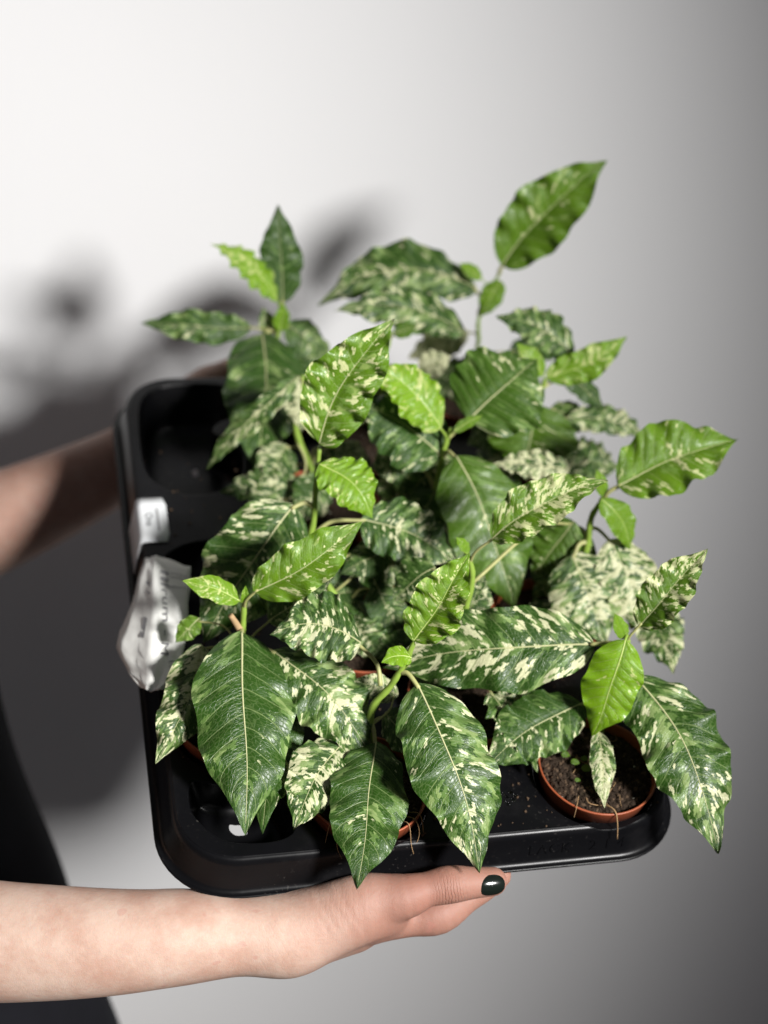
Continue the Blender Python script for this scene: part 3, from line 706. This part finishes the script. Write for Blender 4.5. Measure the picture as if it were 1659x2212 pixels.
for pd, cc, num in ((pC, c0, 14), (PL['B'], (AF, ROW(1)), 10)):
    for _ in range(num):
        th = rs.uniform(0, 6.28); r_ = rs.uniform(0, .028); p = np.array([r_ * math.cos(th), r_ * math.sin(th)]); d = rs.normal(0, .007, (3, 2))
        root_fibre(pd, [on_pot(*cc, p[0], p[1], .0078), on_pot(*cc, *(p + d[0]), .0092), on_pot(*cc, *(p + d[0] + d[1]), .0072)], rs.uniform(.00022, .0005))
cB = (AF, ROW(1))
for dx in (-.030, -.024, .022, .027, .031):
    yy = -math.sqrt(.0425 ** 2 - dx ** 2)
    root_fibre(PL['B'], [on_pot(*cB, dx * .8, yy * .8, .009), on_pot(*cB, dx, yy, .0135), on_pot(*cB, dx * 1.1, yy - .006, .004 + rs.uniform(-.006, .002)), on_pot(*cB, dx * 1.1 + rs.uniform(-.006, .006), yy - .010, -.006)], .00035)

# ------------------------------------------------------------------ paper labels on the tray edge
def deck_uv(px, py, h=.0):
    return to_tray(W(px, py, zdeck(px, py, h)))
def label_sheet():
    p = [deck_uv(303, 1085), deck_uv(355, 1072), deck_uv(368, 1168), deck_uv(312, 1178)]
    b0 = (p[2][1] + p[3][1]) / 2; b1 = (p[0][1] + p[1][1]) / 2; a1 = (p[1][0] + p[2][0]) / 2
    return b0, b1, a1
b0, b1, a1 = label_sheet()
sheet_prof = [(a1, .0012), (a1 * .5, .0013), (.004, .0014), (.0012, .0011), (-.0006, -.0012), (-.0028, -.007), (-.0066, -.0215)]
V, F = [], []; nb = 7
rc = .004
for i, (a_, h_) in enumerate(sheet_prof):
    for j in range(nb):
        t = j / (nb - 1); bb = b0 + (b1 - b0) * t
        if i == 0 and j in (0, nb - 1): a2 = a_ - rc * .6
        else: a2 = a_
        V.append(T(a2 - (.0 if i < 4 else .0004), bb - (0.012 * (i - 4) / 2 if i > 4 else 0), h_))
for i in range(len(sheet_prof) - 1):
    for j in range(nb - 1): F.append((i * nb + j, i * nb + j + 1, (i + 1) * nb + j + 1, (i + 1) * nb + j))
lab = mesh_obj('adhesive_label', V, F, GLOSSP)
sm = lab.modifiers.new('thickness', 'SOLIDIFY'); sm.thickness = .0003
tag(lab, 'small smooth white adhesive label folded over the tray edge', 'label', 'labels on the tray edge')
def label_text(txt, size, a_, b_, mat, h_):
    V, F = text_mesh(txt, size)
    mesh_obj('printed_text', [T(a_ - 0 + y * 1.0, b_ - x, h_ + .00025) for x, y, _ in V], F, mat, lab, smooth=False)
bm_ = (b0 + b1) / 2
label_text('One', .0085, a1 * .22, bm_ + .008, INK, .0014)
mesh_obj('printed_rule', [T(a1 * .62 + x, bm_ + y, .00165) for x in (0, .0016) for y in (-.013, .013)], [(0, 1, 3, 2)], INKL, lab, smooth=False)   # a line of print too small to read

# crumpled hanging paper
GU, GV = 13, 17
zt_ = zdeck(360, 1225) - .004
ctrl = {  # rows from top to bottom: (left, fold, right) pixels with depth offsets
    0: [(313, 1206, .000), (345, 1203, -.004), (411, 1224, .002)],
    1: [(300, 1240, -.006), (342, 1250, -.014), (411, 1262, -.002)],
    2: [(289, 1285, -.010), (347, 1310, -.022), (406, 1310, -.006)],
    3: [(268, 1345, -.012), (345, 1375, -.026), (402, 1375, -.012)],
    4: [(250, 1392, -.014), (341, 1430, -.030), (392, 1425, -.022)],
    5: [(270, 1440, -.018), (335, 1470, -.032), (372, 1470, -.030)],
    6: [(298, 1482, -.022), (322, 1492, -.032), (350, 1490, -.034)]}
rowsP = []
for i in range(7):
    q = spline([np.array(c, float) for c in ctrl[i]], GU); rowsP.append(q)
rowsP = np.array(rowsP); grid = np.array([spline(rowsP[:, j], GV) for j in range(GU)])   # GU x GV x 3
rs = np.random.RandomState(3)
CR = rs.normal(0, .0008, (GU, GV)); CR[4:6, :] -= .003; CR[7:9, :] += .002; CR[:, 3:5] -= .0015
grid[:, :, :2] += rs.normal(0, 1.0, (GU, GV, 2))
def paper_point(s, t, off=0.0):
    s = min(max(s, 0), 1) * (GU - 1); t = min(max(t, 0), 1) * (GV - 1); i, j = min(int(s), GU - 2), min(int(t), GV - 2); fs, ft = s - i, t - j
    g = grid[i, j] * (1 - fs) * (1 - ft) + grid[i + 1, j] * fs * (1 - ft) + grid[i, j + 1] * (1 - fs) * ft + grid[i + 1, j + 1] * fs * ft
    cr = CR[i, j] * (1 - fs) * (1 - ft) + CR[i + 1, j] * fs * (1 - ft) + CR[i, j + 1] * (1 - fs) * ft + CR[i + 1, j + 1] * fs * ft
    return W(g[0], g[1], min(zdeck(g[0], g[1]) + .014 * max(0, (335 - g[0]) / 60), zt_ + .06) - .007 + .5 * g[2] + cr - off)
V = [paper_point(i / (GU - 1), j / (GV - 1)) for i in range(GU) for j in range(GV)]
F = [(i * GV + j, i * GV + j + 1, (i + 1) * GV + j + 1, (i + 1) * GV + j) for i in range(GU - 1) for j in range(GV - 1)]
pap = mesh_obj('paper_label', V, [t for q in F for t in ((q[0], q[1], q[2]), (q[0], q[2], q[3]))], PAPER, smooth=True); sm = pap.modifiers.new('thickness', 'SOLIDIFY'); sm.thickness = .0004
tag(pap, 'crumpled white paper label with grey lettering hanging over the tray edge', 'label', 'labels on the tray edge')
def paper_text(txt, size, s0, t0, mat, sc=(1, 1)):
    V, F = text_mesh(txt, size, 0, 1.0)
    mesh_obj('printed_text', [paper_point(s0 + y * sc[0], t0 + x * sc[1], .0009) for x, y, _ in V], F, mat, pap, smooth=False)
paper_text('rum - M', .2, .54, .22, INKM, (.98, .60))
for k, (s0, s1, t0, t1) in enumerate(((.70, .96, .10, .106), (.70, .96, .13, .136), (.66, .94, .20, .206), (.70, .92, .66, .668), (.74, .90, .70, .707), (.54, .68, .10, .125), (.54, .68, .145, .17), (.54, .68, .185, .20), (.22, .30, .20, .28), (.24, .29, .42, .54))):
    V = [paper_point(s0 + (s1 - s0) * i / 8, tt, .0009) for i in range(9) for tt in (t0, t1)]
    mesh_obj('printed_rule', V, [(2 * i, 2 * i + 1, 2 * i + 3, 2 * i + 2) for i in range(8)], INKL, pap)

# ------------------------------------------------------------------ the person holding the tray
def surface_nets(Fv, org, h):
    nx, ny, nz = Fv.shape; s = Fv < 0
    cnt = np.zeros((nx - 1, ny - 1, nz - 1), np.int8)
    acc = np.zeros((nx - 1, ny - 1, nz - 1, 3)); num = np.zeros((nx - 1, ny - 1, nz - 1))
    sl = lambda d, n: slice(d, n - 1 + d)
    corners = [(i, j, k) for i in (0, 1) for j in (0, 1) for k in (0, 1)]
    for c in corners:
        for d in range(3):
            if c[d]: continue
            e = list(c); e[d] = 1
            A = Fv[sl(c[0], nx), sl(c[1], ny), sl(c[2], nz)]; Bv = Fv[sl(e[0], nx), sl(e[1], ny), sl(e[2], nz)]
            x = (A < 0) != (Bv < 0); t = np.where(x, A / np.where(x, A - Bv, 1), 0)
            for q in range(3):
                acc[..., q] += np.where(x, c[q] + (t if q == d else 0), 0)
            num += x
    act = num > 0; idx = -np.ones(act.shape, int); idx[act] = np.arange(act.sum())
    pos = np.argwhere(act); V = (pos + acc[act] / num[act][:, None]) * h + org
    Fs = []
    for d in range(3):
        o1, o2 = (d + 1) % 3, (d + 2) % 3
        a = np.take(s, range(0, s.shape[d] - 1), d); b = np.take(s, range(1, s.shape[d]), d)
        e = np.argwhere(a != b); flip = a[tuple(e.T)]
        ok = (e[:, o1] > 0) & (e[:, o2] > 0) & (e[:, o1] < act.shape[o1]) & (e[:, o2] < act.shape[o2]); e = e[ok]; flip = flip[ok]
        u1 = np.zeros(3, int); u1[o1] = 1; u2 = np.zeros(3, int); u2[o2] = 1
        q = np.stack([idx[tuple((e - u1 - u2).T)], idx[tuple((e - u2).T)], idx[tuple(e.T)], idx[tuple((e - u1).T)]], 1)
        q[~flip] = q[~flip][:, ::-1]; Fs.append(q)
    return V, np.vstack(Fs)

def rcone(P, a, b, ra, rb):
    a = np.asarray(a); b = np.asarray(b); ab = b - a; t = np.clip(((P - a) @ ab) / (ab @ ab), 0, 1)
    return np.linalg.norm(P - a - t[..., None] * ab, axis=-1) - (ra + (rb - ra) * t)
def smin(a, b, k):
    h = np.clip(.5 + .5 * (b - a) / k, 0, 1); return b * (1 - h) + a * h - k * h * (1 - h)
def chain(P, pts, k):
    q4 = spline([np.append(a, r) for a, r in pts], max(2, (len(pts) - 1) * 4 + 1)); d = None
    for a, b in zip(q4[:-1], q4[1:]):
        q = rcone(P, a[:3], b[:3], a[3], b[3]); d = q if d is None else np.minimum(d, q)
    return d
def sdf_mesh(fn, lo, hi, h, B=20):
    lo = np.asarray(lo); n = np.ceil((np.asarray(hi) - lo) / h).astype(int) + 1
    ax = [lo[i] + h * np.arange(n[i]) for i in range(3)]; Fv = np.ones(tuple(n))
    nb = [range(0, k, B) for k in n]
    cen = np.array([[[[(a_ + B / 2) * h + lo[0], (b_ + B / 2) * h + lo[1], (c_ + B / 2) * h + lo[2]] for c_ in nb[2]] for b_ in nb[1]] for a_ in nb[0]])
    dc = fn(cen); lim = B * h * .87 + .02
    for i, a_ in enumerate(nb[0]):
        for j, b_ in enumerate(nb[1]):
            for k, c_ in enumerate(nb[2]):
                sl = (slice(a_, a_ + B), slice(b_, b_ + B), slice(c_, c_ + B))
                if abs(dc[i, j, k]) > lim: Fv[sl] = dc[i, j, k]; continue
                Fv[sl] = fn(np.stack(np.meshgrid(ax[0][sl[0]], ax[1][sl[1]], ax[2][sl[2]], indexing='ij'), -1))
    return surface_nets(Fv, lo, h)
def bounds(pts, pad=.012):
    A = np.array([p for p, _ in pts]); r = np.array([q for _, q in pts])[:, None]
    return (A - r).min(0) - pad, (A + r).max(0) + pad
def PX(px, py, z, rpx): return (W(px, py, z), rpx / FPX * z)

# near arm: palm up under the front edge, thumb lying along the lip
arm_pts = [PX(-260, 2000, 1.02, 140), PX(-60, 2030, 1.005, 131), PX(110, 2036, 1.0, 122), PX(260, 2034, .998, 112), PX(400, 2024, .998, 100), PX(520, 2021, 1.0, 84), PX(620, 2020, 1.005, 78)]
wrist2 = [PX(400, 2020, 1.014, 90), PX(540, 2015, 1.020, 72), PX(640, 2010, 1.024, 70), PX(760, 1990, 1.030, 62)]
palm = [PX(610, 2022, 1.004, 78), PX(690, 2000, 1.004, 74), PX(775, 1974, 1.006, 66), PX(835, 1972, 1.014, 50)]
palm2 = [PX(640, 2012, 1.022, 66), PX(760, 1978, 1.040, 58), PX(860, 1965, 1.062, 48)]
thenar = [PX(700, 1978, 1.004, 60), PX(785, 1944, 1.003, 55), PX(850, 1938, 1.005, 49)]
thumb = [PX(790, 1946, 1.004, 50), PX(868, 1938, 1.003, 49), PX(920, 1922, 1.006, 38), PX(970, 1911, 1.009, 41), PX(1022, 1907, 1.014, 34), PX(1064, 1904, 1.018, 31)]
index = [PX(810, 1988, 1.020, 48), PX(885, 1984, 1.026, 39), PX(948, 1973, 1.029, 44), PX(1005, 1940, 1.036, 33), PX(1045, 1915, 1.041, 31), PX(1078, 1892, 1.046, 26)]
fing = [[PX(830, 1975, 1.042, 46), PX(930, 1972, 1.052, 38), PX(1010, 1935, 1.060, 31), PX(1062, 1896, 1.068, 25)],
        [PX(820, 1965, 1.062, 42), PX(910, 1958, 1.074, 35), PX(985, 1922, 1.082, 29), PX(1030, 1888, 1.090, 24)],
        [PX(800, 1960, 1.080, 36), PX(875, 1950, 1.094, 29), PX(935, 1920, 1.102, 25), PX(975, 1893, 1.108, 21)]]
def creases(P, base, at, axis, depth, width, n=1, gap=.003):
    return 0
upper = [PX(-260, 2000, 1.02, 140), (np.array([-.385, .93, 1.20]), .044), (np.array([-.425, 1.0, 1.345]), .056)]
def near_arm(P):
    d = smin(chain(P, arm_pts, .012), chain(P, wrist2, .012), .012)
    d = smin(d, chain(P, upper, .02), .03)
    pl_ = smin(chain(P, palm, .01), chain(P, palm2, .01), .014); pl_ = smin(pl_, chain(P, thenar, .01), .010)
    d = smin(d, pl_, .016)
    hand = chain(P, index, .004)
    for f_ in fing: hand = smin(hand, chain(P, f_, .004), .0012)
    d = smin(d, hand, .004)
    th = chain(P, thumb, .004); d = smin(d, th, .0020)
    # knuckle creases on the thumb
    for c, ax_, wd in KN:
        q = (P - c) @ ax_; r2 = np.linalg.norm(P - c, axis=-1)
        d = d + .00055 * np.exp(-(q / wd) ** 2) * np.exp(-(r2 / .015) ** 2)
    return d
tdir = norm(thumb[4][0] - thumb[2][0]); KN = []
for off in (-.0045, -.0015, .0015, .004): KN.append((thumb[3][0] + tdir * off - FWD * .009, norm(tdir + DOWN * .12 * off / .004), .0006))
wd_ = norm(palm[2][0] - palm[0][0])
for off in (-.012, -.006, .001, .008): KN.append((thenar[0][0] + wd_ * (.012 + off) - FWD * .014, norm(wd_ + UP * .35), .0006))
allp = arm_pts + upper + wrist2 + palm + palm2 + thenar + thumb + index + sum(fing, [])
fore = [p for p in allp if p[0][0] > -.27]
# fine grid for what the picture shows, coarse grid for the rest of the arm
lo, hi = bounds(fore); 
def laplace(V, F, it, lam=.5, taubin=True):
    e = np.vstack([F[:, [0, 1]], F[:, [1, 2]], F[:, [2, 3]], F[:, [3, 0]]]); e = np.vstack([e, e[:, ::-1]])
    deg = np.bincount(e[:, 0], minlength=len(V))[:, None]
    for k in range(it):
        for l_ in ((lam, -lam * 1.03) if taubin else (lam,)):
            acc = np.stack([np.bincount(e[:, 0], weights=V[e[:, 1], q], minlength=len(V)) for q in range(3)], 1)
            V = V + l_ * (acc / np.maximum(deg, 1) - V)
    return V
V1, F1 = sdf_mesh(near_arm, lo, hi, .0015)
sm1 = laplace(V1, F1, 90, .5, False); hm = np.clip((V1[:, 0] + .075) / .03, 0, 1)[:, None]; V1 = sm1 * (1 - hm) + laplace(V1, F1, 3) * hm

# far arm: reaches behind the tray
far_pts = [PX(-290, 1262, 1.42, 118), PX(-100, 1168, 1.42, 112), PX(0, 1125, 1.42, 106), PX(140, 1062, 1.42, 92), PX(262, 1000, 1.42, 78), PX(330, 950, 1.42, 68)]
far_palm = [PX(330, 950, 1.42, 68), PX(400, 890, 1.425, 62), PX(455, 845, 1.425, 56)]
far_thumb = [PX(400, 880, 1.415, 44), PX(450, 836, 1.415, 38), PX(500, 805, 1.415, 32), PX(545, 795, 1.41, 24)]
far_f = [[PX(450, 870, 1.43 + i * .012, 44), PX(520, 860 + 6 * i, 1.425 + i * .010, 34), PX(590, 850 + 10 * i, 1.42 + i * .008, 28), PX(640, 845 + 12 * i, 1.41 + i * .008, 22)] for i in range(4)]
far_up = [PX(-290, 1262, 1.42, 118), (np.array([-.46, 1.385, 1.24]), .044), (np.array([-.43, 1.39, 1.36]), .055)]
def far_arm(P):
    d = smin(chain(P, far_pts, .012), chain(P, far_palm, .01), .014); d = smin(d, chain(P, far_up, .02), .025)
    hnd = None
    for f_ in far_f:
        q = chain(P, f_, .004); hnd = q if hnd is None else smin(hnd, q, .002)
    return smin(smin(d, hnd, .008), chain(P, far_thumb, .004), .006)
lo2, hi2 = bounds(far_pts + far_palm + far_thumb + far_up + sum(far_f, []))
V2, F2 = sdf_mesh(far_arm, lo2, hi2, .0032)

# torso, neck, head and legs (out of the picture, mostly inside the black dress)
bc = np.array([-.47, 1.195, 0])
body_pts = [[(bc + [0, 0, .62], .10), (bc + [0, 0, .85], .118), (bc + [-.01, 0, 1.05], .095), (bc + [-.01, 0, 1.24], .105), (bc + [-.02, 0, 1.36], .07)],
            [(bc + [.0, -.175, 1.352], .05), (bc + [-.01, 0, 1.37], .06), (bc + [.0, .175, 1.352], .05)],
            [(bc + [-.02, 0, 1.36], .058), (bc + [-.005, 0, 1.47], .050)],
            [(bc + [.0, 0, 1.50], .072), (bc + [-.02, 0, 1.58], .092)], [(bc + [.03, 0, 1.49], .040), (bc + [.045, 0, 1.475], .030)],
            [(bc + [.078, 0, 1.555], .010), (bc + [.098, 0, 1.525], .011)],
            [(bc + [-.01, -.088, 1.55], .012), (bc + [-.012, -.09, 1.525], .009)], [(bc + [-.01, .088, 1.55], .012), (bc + [-.012, .09, 1.525], .009)],
            [(bc + [0, -.085, .68], .085), (bc + [.01, -.085, .40], .058), (bc + [-.02, -.085, .30], .054), (bc + [-.03, -.085, .09], .036), (bc + [-.03, -.085, .04], .036)],
            [(bc + [-.03, -.085, .035], .034), (bc + [.12, -.09, .022], .022)],
            [(bc + [0, .085, .68], .085), (bc + [.01, .085, .40], .058), (bc + [-.02, .085, .30], .054), (bc + [-.03, .085, .09], .036), (bc + [-.03, .085, .04], .036)],
            [(bc + [-.03, .085, .035], .034), (bc + [.12, .09, .022], .022)]]
def body(P):
    d = None
    for c in body_pts:
        q = chain(P, c, .03); d = q if d is None else smin(d, q, .022)
    d = smin(d, rcone(P, upper[1][0], upper[2][0], .044, .056), .03)
    d = smin(d, rcone(P, upper[0][0], upper[1][0], upper[0][1], .044), .02)
    return smin(d, rcone(P, far_up[1][0], far_up[2][0], .044, .055), .03)
lo3, hi3 = bounds(sum(body_pts, []) + upper, .015); lo3[2] = -.01
V3, F3 = sdf_mesh(body, lo3, hi3, .0085)
keep1 = V1[:, 0] > lo[0] + .004
def clipf(V, F, keep): return F[keep[F].all(1)]
F1 = clipf(V1, F1, keep1)
V, F = np.vstack([V1, V2, V3]), np.vstack([F1, F2 + len(V1), F3 + len(V1) + len(V2)])
person = empty('person', (bc[0], bc[1], 0.0))
tag(person, 'person in black clothing holding the plant tray with both bare arms, thumb nail painted black', 'person')
bo = mesh_obj('body', V, F, SKIN, person)
att = bo.data.attributes.new('redness_and_shade', 'FLOAT', 'POINT')
red_shade = np.zeros(len(V)); red_shade[:len(V1)] = np.clip((V1[:, 0] + .065) / .07, 0, 1) * .9  # redder skin towards the hand, darkened as well to stand for its shade
kd_ = np.linalg.norm(V1 - thumb[2][0], axis=1); red_shade[:len(V1)] += .3 * np.exp(-(kd_ / .016) ** 2)
red_shade[len(V1):len(V1) + len(V2)] = .45
att.data.foreach_set('value', red_shade.astype(np.float32))
# skin folds: phase (in folds) and strength, on the thumb joint, the ball of the thumb and the wrist
pha, msk = np.zeros(len(V)), np.zeros(len(V)); A1 = slice(0, len(V1))
front = np.clip(((W(829, 1950, 1.0) - V1) @ FWD) * 0 + 1, 0, 1)
d1 = np.linalg.norm(V1 - (thumb[3][0] - FWD * .008 + DOWN * .002), axis=1); m1 = .5 * np.exp(-(d1 / .0085) ** 2)
bd = norm(wd_ - UP * .25); d2 = np.linalg.norm(V1 - (thenar[0][0] + wd_ * .014 - FWD * .012 + UP * .004), axis=1); m2 = .07 * np.exp(-(d2 / .021) ** 2)
d3 = np.linalg.norm(V1 - (palm[0][0] - FWD * .016 + UP * .004), axis=1); m3 = .06 * np.exp(-(d3 / .020) ** 2)
d4 = np.linalg.norm(V1 - (W(900, 1955, 1.0)), axis=1); m4 = .7 * np.exp(-(d4 / .010) ** 2)
c1 = ((V1 - thumb[3][0]) @ norm(tdir + UP * .05)) / .0021; c2 = ((V1 - thenar[0][0]) @ bd) / .0036; c3 = ((V1 - palm[0][0]) @ norm(wd_ + UP * .3)) / .0040
c4_ = ((V1 - thumb[1][0]) @ norm(tdir - UP * .4)) / .0026
allm = np.stack([m1, m2, m3, m4], 1); best = allm.argmax(1)
att2 = bo.data.attributes.new('fold_phase', 'FLOAT_VECTOR', 'POINT'); att3 = bo.data.attributes.new('fold_mask', 'FLOAT_VECTOR', 'POINT')
vec2 = np.zeros((len(V), 3)); vec3 = np.zeros((len(V), 3))
vec2[A1] = np.stack([c1, c2, c3], 1); vec3[A1] = np.stack([m1, m2, m3], 1)
att2.data.foreach_set('vector', vec2.astype(np.float32).ravel()); att3.data.foreach_set('vector', vec3.astype(np.float32).ravel())

# black nail on the thumb
nc = W(1060, 1906, 1.018) - FWD * (29.5 / FPX * 1.018); tx = norm(W(1094, 1902, 1.021) - W(1028, 1909, 1.014))
ny = norm(UP - tx * np.dot(UP, tx)); nn_ = norm(np.cross(tx, ny)); nn_ = nn_ if np.dot(nn_, FWD) < 0 else -nn_
V, F = [], []; NA, NR = 36, 8
for i in range(NR + 1):
    for k in range(NA):
        th = 2 * math.pi * k / NA; r_ = i / NR; c_, s_ = math.cos(th), math.sin(th)
        x = math.copysign(abs(c_) ** .8, c_) * r_ * .0090; y = math.copysign(abs(s_) ** .8, s_) * r_ * .0066
        V.append(nc + tx * x + ny * (y + .0002) + nn_ * (.0022 - y * y * 62 - x * x * 9 - .0006 * r_ ** 6))
for i in range(NR):
    for k in range(NA): F.append((i * NA + k, i * NA + (k + 1) % NA, (i + 1) * NA + (k + 1) % NA, (i + 1) * NA + k))
nail = mesh_obj('thumb_nail', V, F, NAIL, person); sm = nail.modifiers.new('thickness', 'SOLIDIFY'); sm.thickness = .0007; sm.offset = 0
nail['label'] = 'glossy black varnished thumb nail'

# black A-line dress
rings = [(1.385, .015, .075, .150), (1.345, .015, .098, .215), (1.28, .01, .115, .190), (1.18, .005, .118, .160), (1.02, .0, .128, .150), (.85, .0, .168, .17), (.70, .0, .205, .20), (.50, .0, .25, .24), (.42, .0, .265, .25)]
V, F = [], []; n = 64
rp = spline([np.array(r) for r in rings], 60)
for i, (z_, xo, rx, ry) in enumerate(rp):
    fl = np.clip((1.05 - z_) / .6, 0, 1)
    for k in range(n):
        th = 2 * math.pi * k / n; m = 1 + fl * (.035 * math.sin(th * 9 + .7) + .025 * math.sin(th * 5 + z_ * 6)) + .008 * math.sin(th * 4 + z_ * 30)
        V.append((bc[0] + xo + rx * m * math.cos(th), bc[1] + ry * m * math.sin(th), z_))
for i in range(len(rp) - 1):
    for k in range(n): F.append((i * n + k, (i + 1) * n + k, (i + 1) * n + (k + 1) % n, i * n + (k + 1) % n))
mesh_obj('dress', V, F, CLOTH, person)
for up_ in (upper, far_up):
    a_, b_ = up_[2][0], up_[1][0]; d_ = b_ - a_
    v, f = tube(spline([a_ - d_ * .42 + np.array([0, 0, .006]), a_, a_ + d_ * .45, a_ + d_ * .8], 16), [.022, .044, .058, .066, .069, .069, .068, .067, .066, .065, .064, .063, .062, .061, .060, .060], 24, cap=False)
    mesh_obj('sleeve', v, f, CLOTH, person)
bm = bmesh.new(); bmesh.ops.create_uvsphere(bm, u_segments=40, v_segments=24, radius=1.0)
for v_ in bm.verts:
    x, y, z_ = v_.co; r_ = 1 + .03 * math.sin(14 * math.atan2(y, x) + 5 * z_)
    long_ = max(0, -z_) * 1.3 * (1 if x < .25 else .2)
    v_.co = (bc[0] - .035 + x * .100 * r_, bc[1] + y * .105 * r_, 1.60 + z_ * .105 - long_ * .16)
me = bpy.data.meshes.new('hair'); bm.to_mesh(me); bm.free(); me.polygons.foreach_set('use_smooth', [True] * len(me.polygons)); me.materials.append(HAIR)
ho = bpy.data.objects.new('hair', me); COL.objects.link(ho); ho.parent = person; ho.matrix_parent_inverse = person.matrix_world.inverted()

LIP = mat_plain('lips', (.36, .12, .10), .45, .4, .1, 200).m
EYE = mat_plain('eye_white', (.70, .68, .66), .2, .5, .03, 200).m
IRIS = mat_plain('iris', (.05, .03, .02), .15, .5, .1, 300).m
def blob(name, c, rad, mat, parent):
    return mesh_obj(name, _iv2 * np.asarray(rad) + np.asarray(c), _if2, mat, parent)
fc = bc + np.array([0, 0, 0])
blob('lips', fc + [.068, 0, 1.497], (.012, .022, .0075), LIP, person)
for sgn in (-1, 1):
    ey = blob('eye', fc + [.066, sgn * .033, 1.568], (.010, .014, .0075), EYE, person)
    blob('iris', fc + [.0735, sgn * .033, 1.568], (.004, .006, .006), IRIS, ey)
    v, f = tube(spline([fc + [.070, sgn * .015, 1.588], fc + [.070, sgn * .034, 1.594], fc + [.056, sgn * .052, 1.588]], 8), np.array([.003, .0036, .004, .004, .0036, .003, .0024, .0015]), 6)
    mesh_obj('eyebrow', v, f, HAIR, person)
